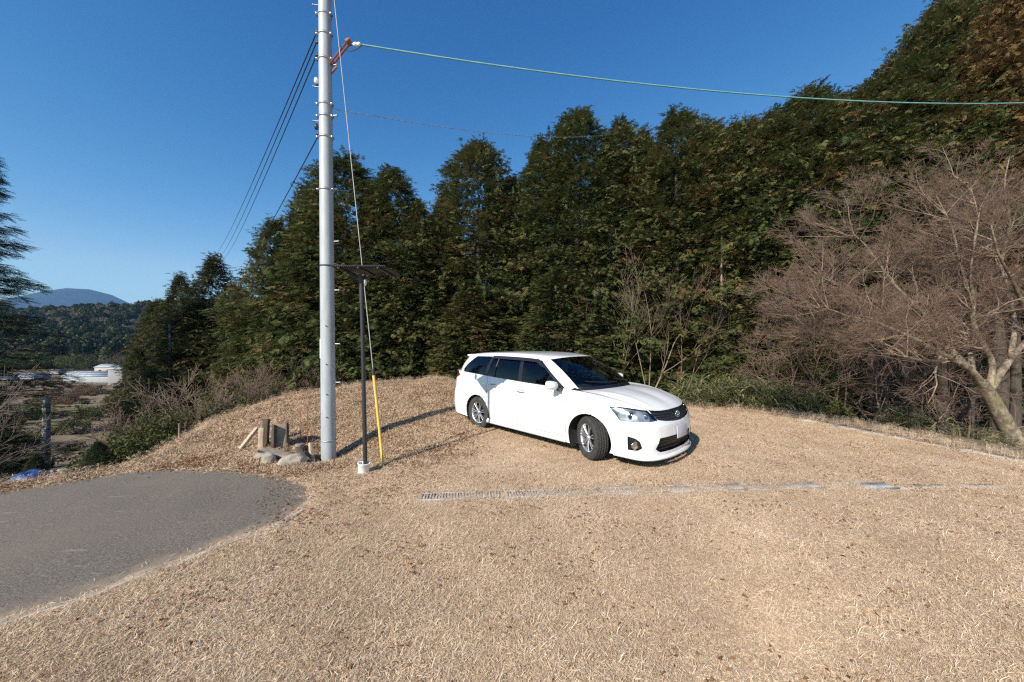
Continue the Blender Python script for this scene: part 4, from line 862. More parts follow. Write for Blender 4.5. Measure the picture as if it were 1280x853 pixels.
# bare trunks below the crowns on the right
for i, (px, D, w, yt, lb) in enumerate(((1247,10.0,.24,330,'thick straight trunk right behind the maple trunk'),(1262,11.5,.13,380,'slimmer straight trunk behind the thick one'),(1096,11,.11,420,'slim bare trunk left under the maple'),(1108,12,.08,430,'thinner reddish trunk beside the slim one under the maple'),(1140,11.5,.13,410,'straight trunk under the middle of the maple'),
        (1200,12,.08,430,'reddish thin trunk left of the maple trunk'),(1213,13,.07,430,'thinnest reddish trunk left of the maple trunk'),(901,12.3,.08,295,'pale bare trunk standing in front of the dark gap right of the car'),(379,12.2,.09,430,'grey trunk stub standing at the crest left of the utility pole'),(434,13,.07,440,'grey trunk under the cypress between utility pole and black post'),(446,13.4,.09,445,'trunk just right of the thin grey one behind the black post'))):
    b_ = gp(px, D); top = EYE+(426.5-yt)/450*D-b_[2]; t = thing('slender_tree', lb, 'tree', tuple(b_)); trunk_mesh('trunk', top, w*.8, BARKD if i != 7 else PALEB, t, i, bend=.12, top=1)
    o_ = []; rr_ = np.random.default_rng(300+i)
    for q in range(7): zq = top*rr_.uniform(.25,.95); aq = rr_.uniform(0,6.28); grow(np.array([0,0,zq]), np.array([cos(aq),sin(aq),-.1]), rr_.uniform(.3,.8), .012, 1, o_, rr_, minr=.004)
    branches(o_)[False].obj('dead_twigs', TWIG, t)['kind'] = 'stuff'
# ================================================================ leafy shrubs, bamboo grass
LP = [leaf_proto(s, 10, .34, .45) for s in (3,4,5)]
def leafy(name, label, base, R3, n, seed, material, size, group=None, cat='shrub', protos=LP):
    r = np.random.default_rng(seed); t = thing(name, label, cat, tuple(base), 0, group)
    u_ = r.normal(size=(n,3)); u_ /= np.linalg.norm(u_, axis=1)[:,None]; lob = 1+.35*np.sin(u_[:,0]*5+seed)*np.cos(u_[:,1]*4+u_[:,2]*5)
    P = u_*(r.uniform(.35,1,n)**.5*lob)[:,None]*np.array(R3); P[:,2] = np.abs(P[:,2]+R3[2]*.6)
    V, va = place(protos, P, u_+r.normal(size=(n,3))*.5, r.uniform(0,6,n), size*r.uniform(.6,1.3,n), np.clip(r.normal(size=n)*.22+.45,0,1), r); soup('foliage', V, va, material, t)
    b = MB()
    for k in range(9): d = r.normal(size=3)*[.6,.6,0]+[0,0,1]; b.tube([np.array([0,0,-.1]), d*R3[2]*.6*[R3[0]*.6,R3[1]*.6,1], d*R3[2]*1.3*[R3[0]*.7,R3[1]*.7,1]], [.02,.014,.006], 4, cap=False)
    b.obj('stems', BARKD, t)['kind'] = 'stuff'; return t
for i, (px, D, R3, lb) in enumerate(((170,10.5,(1.1,.9,.9),'dark green bush where the bank meets the thicket'),(215,10.8,(1.2,.9,.75),'mottled bush behind the thin stake'),(262,11.2,(1.1,.8,.6),'low dark bush above the middle of the bank'),(120,11.5,(1.0,.8,.5),'low bush between the concrete pole and the dark green bush'),
      (150,8.4,(.75,.6,.55),'dark bush just beyond the corner of the driveway'),(98,9.2,(.8,.6,.45),'low olive bush right of the blue tarpaulin'),(320,12.4,(1.2,.8,.55),'low bush behind the crest beside the old stump'),(-12,8.6,(.5,.4,.4),'dark bush at the left edge beside the blue tarpaulin'))):
    leafy('evergreen_bush', lb, gp(px, D), R3, 900, 80+i, BUSHM, .28, 'evergreen bushes left of the bank')
for b__, R3, lb, i in THB: leafy('evergreen_bush', lb, b__, R3, 1000, 180+i, BUSHM, .20, 'evergreen bushes left of the bank')
for i, (px, yt, D, Rm, lb) in enumerate(((122,550,7.6,.22,'tiny dark conifer by the driveway corner'),(45,565,7.4,.2,'tiny conifer behind the blue tarpaulin'))): conifer(1, px, yt, D, Rm*1.6, lb, 'conifer_seedling', 'tiny conifers by the driveway', material=FIR)
for i, (px, D, R3, mt_, lb) in enumerate(((955,11,(1.2,.8,.45),BUSHM,'leafy green bush left of the maple thickets'),(1000,10.6,(1.0,.7,.35),BUSHM,'olive bush at the edge of the lot below the maple crown'),(905,11.4,(.8,.7,.6),BUSHM,'low leafy growth at the foot of the pale bare trunk'))):
    leafy('leafy_bush', lb, gp(px, D), R3, 1400, 95+i, mt_, .30, 'leafy bushes right of the car')
def blade_proto(n=16, seed=1, L=.5, w=.035, droop=.5):
    r = np.random.default_rng(seed); V = []
    for k in range(n):
        a = r.uniform(0, 6.28); h = r.uniform(.1,.8); p = np.array([r.normal()*.08, r.normal()*.08, h]); d = np.array([cos(a), sin(a), r.uniform(-.1,.7)]); s = np.array([-sin(a), cos(a), 0])*w*.5; q = p+d*L*.45; e = p+d*L-np.array([0,0,droop*L*.5])
        V.extend([p, q-s, q+s, q-s, e, q+s])
    for k in range(3): p = np.array([r.normal()*.05, r.normal()*.05, 0]); V.extend([p, p+[.012,0,0], p+[r.normal()*.06, r.normal()*.06, .85]])
    return np.array(V)
BP = [blade_proto(16, s) for s in range(4)]
def clump(name, label, cat, c, rx, ry, n, seed, material, size, group=None, protos=BP):
    r = np.random.default_rng(seed); t = thing(name, label, cat, tuple(c), 0, group); q = r.normal(size=(n,2))*[rx,ry]*.5; P = np.column_stack([q, H(c[0]+q[:,0], c[1]+q[:,1])-c[2]-.02])
    a = r.uniform(0,6.28,n); X = np.stack([np.cos(a), np.sin(a), r.normal(size=n)*.12], 1); V, va = place(protos, P, X, r.normal(size=n)*.15, size*r.uniform(.6,1.25,n), np.clip(r.normal(size=n)*.25+.45,0,1), r)
    soup('leaves', V, va, material, t); return t
for i, (px, D, rx, n, s, lb) in enumerate(((868,9.9,.6,40,.9,'pale green clump of bamboo grass right beside the car bonnet'),(915,9.9,.9,38,.85,'bamboo grass clump behind the crest right of the car'),(965,9.7,.9,40,.8,'bamboo grass clump half dried at the crest'),(1120,8.3,.5,25,.6,'straw-coloured bamboo grass tuft by the concrete edging'),(1240,7.4,.8,45,.35,'dry grass clump round the foot of the maple'))):
    clump('bamboo_grass', lb, 'bamboo grass', gp(px, D), rx, .5, n, 120+i, SASA, s, 'bamboo grass clumps along the lot edge')
# ================================================================ utility pole and its fittings
POLEM = mat('galvanised_pole', (.36,.385,.40), .6, .1, var=.16, scale=3.5, bmp=.08, stretch=(3,3,.6)); BLACKM = mat('black_metal', (.02,.02,.021), .5); RUST = mat('rusty_bracket', (.30,.10,.055), .8, var=.4, scale=12)
WIREG = mat('teal_sheath', (.16,.36,.34), .5, var=.2); WIREB = mat('black_wire', (.02,.02,.02), .6); PORC = mat('white_porcelain', (.8,.79,.76), .2, coat=.5); STRAND = mat('guy_strand', (.36,.35,.33), .6, .2)
YEL = mat('yellow_plastic', (.66,.44,.09), .6, var=.12, scale=4); WHITE = mat('white_plastic', (.80,.79,.77), .6, var=.05)
PY = 5.65; pb = np.array([(411-640)/450*PY, PY, 0]); pb[2] = float(H(pb[0], PY))
up = thing('utility_pole', 'tall galvanised utility pole beside the driveway', 'pole', tuple(pb)); lean = -4.5/450*PY/6.5     # leans slightly left
axp = lambda z: np.array([lean*z, 0, z])
zz = np.array([-.3, 0, 1.5, 3, 4.5, 6, 7.5, 9.2]); MB().tube([axp(z) for z in zz], np.interp(zz, [0,8.6], [.108,.088]), 28).obj('shaft', POLEM, up, True)
def zof(py): return EYE-(py-426.5)/450*PY-pb[2]
prad = lambda z: float(np.interp(z, [0,8.6], [.108,.088]))
def band(py, h=.03, mt_=STEEL, lug=True):
    z = zof(py); c = axp(z); b = MB().lathe([(prad(z)+.001,-h/2),(prad(z)+.008,-h/2),(prad(z)+.008,h/2),(prad(z)+.001,h/2)], 24, None, c)
    o = b.obj('band', mt_, up, True)
    if lug:
        for s in (-1, 1): MB().box(c+np.array([s*(prad(z)+.018), -.02, 0]), (.03,.05,h*.8)).tube([c+np.array([s*(prad(z)+.02), -.06, 0]), c+np.array([s*(prad(z)+.02), .03, 0])], .007, 6).obj('bolt', STEEL, o)
for py in (20, 45, 76, 132, 147, 173, 238): band(py)
band(550, .012, STEEL, False); band(333, .018, BLACKM, False)
for i, py in enumerate((10, 82, 112, 145, 155, 302, 363, 430, 478)):                     # step bolts, alternating
    for s in ((1,) if py > 200 or py in (82, 145) else (-1,)):
        z = zof(py-(3 if s < 0 else 0)); c = axp(z); MB().tube([c+[s*prad(z)*.8, 0, 0], c+[s*(prad(z)+.085), -.01, -.0]], .0085, 6).lathe([(.0,.0),(.016,.0),(.016,.012),(0,.012)], 8, roty(s*pi/2), c+[s*(prad(z)+.082), -.01, 0]).obj('step_bolt', STEEL, up)
z = zof(436); c = axp(z); q = bevel(MB().box(c+np.array([-.082, -.062, 0]), (.045,.012,.30), rotz(-.93)).obj('identification_plate', WHITE, up), .003)
for py in (408, 455, 492, 520): z = zof(py); MB().lathe([(0,.0),(.009,.0),(.009,.008),(0,.008)], 8, rotx(pi/2), axp(z)+[.03, -prad(z), 0]).obj('bolt_hole', BLACKM, up)
# rusty bracket arm with insulators on the right
z0, z1 = zof(82), zof(55); a0 = axp(z0)+[prad(z0)*.9, 0, 0]; a1 = a0+[.29, -.02, z1-z0]
for dy in (-.03, .03): bevel(MB().tube([a0+[0,dy,0], a1+[0,dy,0]], .020, 4).obj('bracket_arm', RUST, up), .003)
MB().box(a1+[.005,0,.01], (.075,.10,.045), roty(-.5)).obj('bracket_head', RUST, up)
MB().tube([a0+[-.02,0,-.16], a0+[.10,0,-.02]], .015, 6).obj('bracket_brace', RUST, up)
ins = a1+[.07,-.02,-.045]; MB().tube([a1+[0,0,-.01], ins+[.13,0,-.02]], .008, 5).obj('insulator_rod', STEEL, up)
for dx in (.045, .10): MB().lathe([(0,-.032),(.022,-.03),(.032,-.012),(.032,.012),(.022,.03),(0,.032)], 16, roty(pi/2), ins+[dx, 0, 0]).obj('insulator', PORC, up, True)
for dz, rr_ in ((0,1.),(.02,.8)):
    a = np.linspace(0, 1, 16); MB().tube(np.stack([ins[0]-.18+.34*a, ins[1]-.03+0*a, ins[2]-.03-dz-.10*rr_*np.sin(a*pi)+.01*a], 1), .006, 5).obj('jumper_loop', WIREB, up, True)
for py, s in ((38,-1),(52,-1),(68,-1),(105,-1),(167,-1)):
    z = zof(py); c = axp(z); o = MB().box(c+[s*(prad(z)+.03), .02, 0], (.07,.025,.035), rotz(.3)).tube([c+[s*prad(z), .02, .01], c+[s*(prad(z)+.09), .05, .035]], .009, 5).obj('wire_bracket', BLACKM, up)
for py in (103, 160): z = zof(py); c = axp(z); MB().lathe([(0,-.045),(.024,-.04),(.032,0),(.024,.04),(0,.045)], 12, None, c+[-(prad(z)+.035), -.03, 0]).obj('spool_insulator', PORC if py == 103 else BLACKM, up, True)
# ---- wires
def wire(name, label, A, B, sag, rad, mt_, n=40, cat='wire', group=None, spiral=None):
    A, B = np.array(A, float), np.array(B, float); t = np.linspace(0, 1, n)[:,None]; P = A+(B-A)*t; P[:,2] -= sag*4*t[:,0]*(1-t[:,0])
    o = MB().tube(P-A, rad, 8).obj(name, mt_, None, True, loc=tuple(A)); tag(o, label, cat, group)
    if spiral:
        m = n*12; t2 = np.linspace(0, 1, m); Q = np.stack([np.interp(t2, t[:,0], (P-A)[:,i]) for i in range(3)], 1); ph = t2*spiral[0]*2*pi; Q[:,1] += np.cos(ph)*spiral[1]; Q[:,2] += np.sin(ph)*spiral[1]
        MB().tube(Q, spiral[2], 5).obj('wrapping', spiral[3], o, True)
    return o
w0 = pb+ins+np.array([.13,0,0]); w1 = at(1500, 112, 9.5); 
wire('service_cable', 'thick teal sheathed cable sagging across the sky to the right', w0, w1, .62, .0125, WIREG, 50, 'cable', None, (26, .006, .0065, WIREB))
wire('distant_wire', 'thin grey spiralled wire crossing the sky towards the cypresses', pb+axp(zof(136))+[.1,0,0], at(790, 164, 15), .35, .004, STRAND, 40, 'wire', None, (90, .008, .003, STRAND))
for i, (py, px2, py2) in enumerate(((40,270,318),(52,276,320),(68,281,322))):
    wire('overhead_wire', ('outermost left of the three thin black wires running down to the left from the pole', 'middle of the three thin black wires running down to the left', 'innermost right of the three thin black wires running down to the left')[i], pb+axp(zof(py))+[-.16,.05,.03], at(px2, py2, 38), .45, .009, WIREB, 30, group='black wires running left from the pole')
wire('lower_wire', 'single black wire running from the pole into the cypress stand on the left', pb+axp(zof(170))+[-.16,.05,.0], at(300, 345, 20), .1, .009, WIREB)
# ---- guy wire with insulator and yellow guard
ga = np.array([(479-640)/450*4.85, 4.85, 0]); ga[2] = float(H(ga[0], ga[1])); gt = pb+axp(zof(-60))+np.array([.085, -.02, 0])
gw = thing('guy_wire', 'pale guy wire from the pole to the ground with a yellow guard', 'guy wire', tuple(ga)); e = gt-ga; Lg = np.linalg.norm(e); MB().tube([e*0-e/Lg*.1, e*.5+[0.,0,0], e], .0058, 6).obj('strand', STRAND, gw, True)
f1 = .155; MB().tube([e*-.012, e*f1*.5, e*f1], .019, 12).obj('yellow_guard', YEL, gw, True); MB().tube([e*f1, e*(f1+.012)], .022, 10).obj('guard_cap', BLACKM, gw, True)
MB().lathe([(0,-.06),(.026,-.05),(.040,-.015),(.036,.0),(.040,.015),(.026,.05),(0,.06)], 16, np.array(Vector(e).to_track_quat('Z','Y').to_matrix()), e*.323).obj('insulator', PORC, gw, True)
# ---- black post with corrugated canopy
bp = np.array([(457-640)/450*4.62, 4.62, 0]); bp[2] = float(H(bp[0], bp[1])); hp = EYE+(426.5-345)/450*4.62-bp[2]
po = thing('canopy_post', 'thin black post carrying a small flat canopy, foot in a white tub', 'post', tuple(bp)); tp = np.array([-.055, 0, hp])
MB().tube([(0,0,0), tp*.5, tp], .026, 14).obj('post', BLACKM, po, True); MB().tube([tp*.86, tp], .031, 14).obj('collar', BLACKM, po, True)
cn = tp+np.array([.06, .02, .055]); b = MB(); nr = 27; xs = np.linspace(-.33, .33, nr*4); zc = .009*np.cos(np.arange(nr*4)*pi/2)
for y0, y1 in ((-.27, .27),):
    V = np.concatenate([np.stack([xs, xs*0+y, zc+dz], 1) for y, dz in ((y0,.004),(y1,.004),(y1,-.004),(y0,-.004))]); n = len(xs); k = np.arange(n-1)
    b.add(V+cn+[0,0,.022], [np.concatenate([np.stack([i*n+k, i*n+k+1, ((i+1)%4)*n+k+1, ((i+1)%4)*n+k], 1) for i in range(4)])])
b.obj('corrugated_sheet', BLACKM, po)
for x in (-.24, 0, .24): MB().box(cn+[x, 0, 0], (.035,.52,.028)).obj('batten', BLACKM, po)
for s in (-1, 1): MB().tube([tp+[0,0,-.05], cn+[s*.24, 0, -.012]], .013, 6).obj('strut', BLACKM, po)
tb = [np.array([.075*cos(a), .075*sin(a)]) for a in np.linspace(0,2*pi,25)[:-1]]
MB().lathe([(.062,-.05),(.074,.115),(.080,.118),(.080,.124),(.066,.124),(.060,.10),(0,.095)], 24, roty(.08), (-.02,-.02,0)).obj('tub', WHITE, po, True)
# ================================================================ small things on the bank
WOODP = mat('weathered_timber', (.46,.35,.25), .9, var=.35, scale=6, bmp=.5, stretch=(8,8,1)); WOODD = mat('dark_old_timber', (.085,.062,.045), .95, var=.4, scale=8, bmp=.5, stretch=(6,6,1)); ROCK = mat('weathered_rock', (.27,.22,.165), .95, var=.35, scale=7, bmp=.8, bdist=.03); ROCKL = mat('pale_rock', (.40,.34,.265), .95, var=.25, scale=6, bmp=.8, bdist=.03)
def rock(name, label, cat, c, d, seed, m_, group=None, sub=3, rough=.75):
    import bmesh
    bm = bmesh.new(); bmesh.ops.create_icosphere(bm, subdivisions=sub, radius=1); V = np.array([v.co[:] for v in bm.verts]); F = np.array([[v.index for v in f.verts] for f in bm.faces]); bm.free()
    V = np.sign(V)*abs(V)**.75; n = 1+rough*(fbm(V[:,0]*1.6+seed*3, V[:,1]*1.6+V[:,2]*1.3+seed, 4))+.10*abs(fbm(V[:,0]*5+V[:,2]*3, V[:,1]*5+seed*7, 3)); V = V*n[:,None]; rc = np.random.default_rng(seed+50)
    for _ in range(16):                                          # split faces
        q = rc.normal(size=3)*[1,1,.8]; q /= np.linalg.norm(q); V -= np.maximum(0, V@q-rc.uniform(.55,.85))[:,None]*q
    V = V*np.array(d)/2*1.15
    o = mesh(name, V, F, m_, None, False, loc=tuple(c)); o.rotation_euler = (0, 0, seed); return tag(o, label, cat, group)
def plank(name, label, A, B, w, th, m_, cat='timber'):
    A, B = np.array(A, float), np.array(B, float); d = B-A; L = np.linalg.norm(d); Rm = np.array(Vector(d).to_track_quat('Z','Y').to_matrix()); r_ = np.random.default_rng(int(L*1000)); P = []
    b = MB(); zt = np.linspace(0, L, 6); ring = []
    for z in zt: ring.append(np.array([[x*w/2*(1+r_.normal()*.06), y*th/2*(1+r_.normal()*.06), z+r_.normal()*.01*(z in (0, L))] for x, y in ((-1,-1),(1,-1),(1,1),(-1,1))]))
    F = [(i*4+j, i*4+(j+1)%4, (i+1)*4+(j+1)%4, (i+1)*4+j) for i in range(5) for j in range(4)]+[(3,2,1,0),(20,21,22,23)]
    o = b.add(np.concatenate(ring)@Rm.T, [np.array(F)]).obj(name, m_, None, loc=tuple(A)); return tag(bevel(o, .006), label, cat)
def bankp(px, D, dz=0): p = gp(px, D); p[2] += dz; return p
rock('rock', 'pale flat rock beside the asphalt, right of the greyish one', 'rock', bankp(366, 5.0, .02), (.44,.22,.22), 1, ROCKL); rock('rock', 'greyish rock at the foot of the bank, left of the pale flat one', 'rock', bankp(336, 5.05, .03), (.36,.22,.30), 2, ROCKL)
rock('rock', 'broad brown rock slab below the old timbers', 'rock', bankp(345, 5.35, .04), (.75,.35,.16), 3, ROCK); plank('stone_block', 'upright square-cut stone slab between the dark old timbers', bankp(351, 5.7, -.05), bankp(351.5, 5.74, .36), .21, .12, ROCK, 'stone')
rock('rock', 'rounded rock right of the stone slab', 'rock', bankp(372, 5.7, .05), (.24,.18,.20), 5, ROCK); rock('rock', 'small rock next to the utility pole', 'rock', bankp(387, 5.6, .04), (.18,.16,.18), 6, ROCK)
plank('timber_batten', 'pale squared batten leaning on the bank left of the old timbers', bankp(298, 5.55, .0), bankp(322, 5.85, .27), .055, .045, WOODP)
plank('stump_post', 'dark rotten post at the left of the stone slab', bankp(331, 5.75, -.05), bankp(333, 5.8, .42), .085, .07, WOODD, 'post'); plank('stump_post', 'pale post just left of the dark rotten one', bankp(326, 5.6, -.05), bankp(327, 5.65, .33), .07, .07, WOODP, 'post')
plank('stump_post', 'dark narrow post against the left face of the stone slab', bankp(342, 5.6, .05), bankp(342.5, 5.6, .40), .06, .05, WOODD, 'post'); plank('stump_post', 'dark sliver of wood at the right face of the stone slab', bankp(359, 5.7, .1), bankp(359, 5.7, .42), .025, .05, WOODD, 'post')
plank('broken_timber', 'dark broken timber lying towards the utility pole', bankp(372, 5.5, .16), bankp(385, 5.2, .04), .06, .05, WOODD); plank('broken_timber', 'grey timber end sticking up left of the utility pole', bankp(391, 5.5, .0), bankp(388, 5.55, .28), .05, .05, WOODP)
for i, (x, h) in enumerate(((376,.62),(384.5,.60))): tag(MB().tube([(0,0,0),(0,0,h)], .006, 6).obj('metal_rod', RUST, None, loc=tuple(bankp(x, 5.9))), ('rusty rod left of the utility pole, the left of the pair', 'rusty rod left of the utility pole, the nearer to the pole')[i], 'rod')
# thin stakes and far pole
tag(MB().tube([(0,0,-.2),(.01,0,.75)], .022, 6).obj('wooden_stake', TWIGL, None, loc=tuple(bankp(224, 8.3))), 'thin pale stake standing in the brush above the bank', 'stake')
cp = gp(58, 13); hcp = EYE-(497-426.5)/450*13-cp[2]; o = thing('concrete_pole', 'short square grey concrete pole standing on the slope at the left', 'pole', tuple(cp)); bevel(MB().box((0,0,hcp/2), (.15,.15,hcp)).obj('shaft', CONC, o), .012)
for k in range(6): MB().box((.078,0,hcp*(.15+.14*k)), (.006,.05,.05)).obj('bolt_slot', BLACKM, o)
bl = gp(213, 15.5); tag(MB().tube([(0,0,0),(0,0,EYE+(426.5-405)/450*15.5-bl[2])], .055, 10).obj('dark_blue_pole', mat('navy_paint', (.02,.035,.09), .5), None, True, loc=tuple(bl)), 'slim dark blue pole standing among the young conifers', 'pole')
# blue tarpaulin over a heap
tp_ = gp(39, 5.12); X, Y = np.meshgrid(np.linspace(-1,1,40), np.linspace(-1,1,24), indexing='ij'); Z = .17*(1-abs(X)**3)*(1-abs(Y)**3)+.05*fbm(X*3+5, Y*3, 4)*(1-X**4)*(1-Y**4); V = np.stack([X*.22, Y*.2, Z*.95], -1).reshape(-1,3)
o = mesh('blue_tarpaulin', V, grid_faces(40, 24).reshape(-1,4), mat('blue_tarp', (.012,.04,.16), .45, var=.3, scale=5, bmp=.3), None, True, loc=(tp_[0], tp_[1], -.33)); m_ = o.modifiers.new('thickness', 'SOLIDIFY'); m_.thickness = .006; tag(o, 'crumpled blue tarpaulin over a small heap beyond the driveway', 'tarpaulin')
# ================================================================ valley buildings
TIN = mat('pale_roof_sheet', (.34,.36,.38), .5, var=.15, scale=2); WALLW = mat('white_wall', (.27,.255,.25), .8, var=.1, scale=2); WALLP = mat('pinkish_wall', (.50,.40,.36), .85, var=.15, scale=3); DARKW = mat('dark_window', (.03,.035,.04), .2)
def shed(name, label, px, D, w, d, h, rise, wall, roof, cat='building', rz=0, ns=6, rib=True):
    p = gp(px, D); t = thing(name, label, cat, tuple(p), rz); bevel(MB().box((0,0,h/2-.3), (w,d,h+.6)).obj('walls', wall, t), .03); a = np.linspace(0, pi, ns+1); pr = np.stack([-np.cos(a)*(d/2+.15), h+rise*np.sin(a)], 1)
    for k in range(ns):                                          # roof sheets with ribs
        q0, q1 = pr[k], pr[k+1]; V = [(x, y, z+dz) for x in (-w/2-.2, w/2+.2) for (y, z) in (q0, q1) for dz in (0, .06)]; MB().add(np.array(V), [[(0,1,3,2),(4,6,7,5),(0,4,5,1),(2,3,7,6),(1,5,7,3),(0,2,6,4)]]).obj('roof_sheet', roof, t)
    V = [(s*w/2, y, z) for s in (-1,1) for y, z in pr]; n = ns+1; b = MB().add(np.array(V), []); b.F[3].append(np.array([(0,k,k+1) for k in range(1,ns)]+[(n,n+k+1,n+k) for k in range(1,ns)])); b.obj('gable', wall, t)
    if rib:
        for x in np.linspace(-w/2, w/2, 7): MB().tube([(x, y, z+.08) for y, z in pr], .05, 5).obj('rib', TIN, t)
    for x in ((-w*.28, w*.05, w*.33) if name in ('storage_shed', 'far_house') else ()): MB().box((x, -d/2-.02, h*.5), (w*.10,.05,h*.45)).obj('window', DARKW, t)
    return t
shed('greenhouse', 'long low white greenhouse on the valley floor', 121, 92, 10.5, 5, 1.5, 1.1, TIN, TIN, 'greenhouse', .05)
shed('storage_shed', 'pink-walled shed with pale roof behind the greenhouse', 143, 108, 6, 5, 2.6, .8, WALLP, TIN, 'shed', .2, 2, False); shed('small_house', 'white two-storey hut right of the greenhouse, half hidden by brush', 152, 84, 3.0, 3, 3.6, .5, WALLW, TIN, 'hut', .1, 2, False)
shed('small_shed', 'small white box-shaped shed left of the greenhouse', 73, 112, 2.4, 2.2, 1.6, .3, WALLW, TIN, 'shed', .1, 2, False); shed('plastic_tunnel', 'grey plastic growing tunnel at the left, behind bare branches', 38, 98, 6, 4, .9, .9, TIN, TIN, 'tunnel', .1); shed('plastic_tunnel', 'grey plastic growing tunnel at the very left edge', 8, 96, 5, 4, .9, .9, TIN, TIN, 'tunnel', .1)
shed('far_house', 'tiny pale building far off among the wooded hills', 136, 165, 5, 4, 2, .8, WALLW, TIN, 'house', .1, 2, False)
# shrubs dotted over the field
FL = ['rust-brown shrub on the open field left of the greenhouse','wide rust-brown shrub in front of the greenhouse','olive shrub on the field above the short concrete pole','low olive shrub right of the short concrete pole','small olive shrub left of the short concrete pole','olive shrub on the field below the white hut',
 'big olive shrub at the foot of the hill above the greenhouse','tallest olive shrub behind the pink-walled shed','big olive shrub above the small white shed','greyish leafless shrub right behind the white hut','greyish leafless tree clump at the foot of the hill, farthest right','greyish leafless clump behind the greenhouse at the hill foot','big olive shrub at the foot of the hill near the left edge']
fs = [(75,58,(2.2,1.6,1.4),'rusty'),(108,66,(2.4,1.6,1.2),'rusty'),(40,45,(1.8,1.2,1.0),'green'),(90,36,(1.6,1.2,.8),'green'),(25,30,(1.4,1,.8),'green'),(112,46,(1.8,1.2,.9),'green'),(95,125,(6,4,3.4),'green'),(122,130,(6,4,3.8),'green'),(60,140,(6,4,3.6),'green'),(150,120,(5,4,4),'bare'),(150,150,(6,4,6),'bare'),(105,160,(6,4,5.5),'bare'),(30,130,(6,4,5),'green')]
RUSTY = leaf_mat('rusty_weeds', [(0,(.10,.06,.04)),(.5,(.17,.10,.06)),(.8,(.22,.14,.08)),(1,(.28,.2,.12))]); GREY = leaf_mat('far_bare_crowns', [(0,(.10,.075,.06)),(.5,(.15,.115,.09)),(.8,(.18,.14,.11)),(1,(.2,.17,.13))])
for i, (px, D, R3, kd) in enumerate(fs):
    leafy('field_shrub', FL[i], gp(px, D), R3, 500, 140+i, dict(rusty=RUSTY, green=BUSHM, bare=GREY)[kd], .25+.12*R3[0], dict(rusty='rusty shrubs on the field', green='olive shrubs in the valley', bare='leafless shrubs in the valley')[kd])
# ================================================================ scatters (geometry nodes)
def scatter(name, label, pts, rot, scl, idx, protos, cat, kind='stuff'):
    col = bpy.data.collections.new(name+'_pieces')
    for k, (V, va, m_) in enumerate(protos):
        me = bpy.data.meshes.new('piece'); o = mesh('%s_piece_%02d' % (name, k), V, np.arange(len(V)).reshape(-1,3), m_, None, var=va); S.collection.objects.unlink(o); col.objects.link(o)
    me = bpy.data.meshes.new(name); me.vertices.add(len(pts)); me.vertices.foreach_set('co', np.asarray(pts, np.float32).ravel())
    for nm, ty, dat in (('rot','FLOAT_VECTOR',rot), ('scl','FLOAT',scl), ('idx','INT',idx)):
        a = me.attributes.new(nm, ty, 'POINT'); a.data.foreach_set('vector' if ty == 'FLOAT_VECTOR' else 'value', np.asarray(dat, np.int32 if ty == 'INT' else np.float32).ravel())
    o = bpy.data.objects.new(name, me); S.collection.objects.link(o)
    ng = bpy.data.node_groups.new(name, 'GeometryNodeTree'); ng.interface.new_socket('Geometry', in_out='INPUT', socket_type='NodeSocketGeometry'); ng.interface.new_socket('Geometry', in_out='OUTPUT', socket_type='NodeSocketGeometry')
    N = ng.nodes; gi = N.new('NodeGroupInput'); go = N.new('NodeGroupOutput'); ci = N.new('GeometryNodeCollectionInfo'); ci.inputs['Collection'].default_value = col; ci.inputs['Separate Children'].default_value = True; ci.inputs['Reset Children'].default_value = True
    ip = N.new('GeometryNodeInstanceOnPoints'); ip.inputs['Pick Instance'].default_value = True
    def na(nm, ty): q = N.new('GeometryNodeInputNamedAttribute'); q.data_type = ty; q.inputs[0].default_value = nm; return [s for s in q.outputs if s.enabled and s.name == 'Attribute'][0]
    L = ng.links; L.new(gi.outputs[0], ip.inputs['Points']); L.new(ci.outputs[0], ip.inputs['Instance']); L.new(na('idx','INT'), ip.inputs['Instance Index']); L.new(na('rot','FLOAT_VECTOR'), ip.inputs['Rotation']); L.new(na('scl','FLOAT'), ip.inputs['Scale']); L.new(ip.outputs[0], go.inputs[0])
    md = o.modifiers.new('scatter', 'NODES'); md.node_group = ng; return tag(o, label, cat, None, kind)
def straw_proto(seed, n=230, R=.11, L=(.008,.026), w=.0013, h=.009, lift=.3, var=(.5,.24)):
    r = np.random.default_rng(seed); V = []; va = []
    for k in range(n):
        a = r.uniform(0, 2*pi); p = np.array([r.normal()*R*.55, r.normal()*R*.55, r.uniform(-.002, h)]); l = r.uniform(*L); d = np.array([cos(a), sin(a), r.normal()*lift]); s = np.array([-sin(a), cos(a), r.normal()*.5]); s *= w*.5*r.uniform(.6,1.5)
        m_ = p+d*l*.5+[0,0,r.normal()*.004]; e = m_+(d+r.normal(size=3)*.3)*l*.5; e[2] = max(e[2], -.004); V.extend([p-s, m_-s, p+s, p+s, m_-s, m_+s, m_-s, e, m_+s]); va.extend([np.clip(r.normal()*var[1]+var[0], 0, 1)]*9)
    return np.array(V), np.array(va)
def litter_proto(seed, n=20, R=.14, L=.027, W2=.45):
    r = np.random.default_rng(seed); V = []; va = []
    for k in range(n):
        p = np.array([r.normal()*R*.6, r.normal()*R*.6, r.uniform(0,.03)]); d = r.normal(size=3)*[1,1,.35]; d /= np.linalg.norm(d); s = np.cross(d, [0,0,1])+r.normal(size=3)*.35; s /= np.linalg.norm(s); l = L*r.uniform(.6,1.6); s *= l*W2*.5; q = p+d*l*.5+[0,0,.008]; e = p+d*l
        V.extend([p, q-s, e, p, e, q+s]); va.extend([np.clip(r.normal()*.28+.45, 0, 1)]*6)
    return np.array(V), np.array(va)
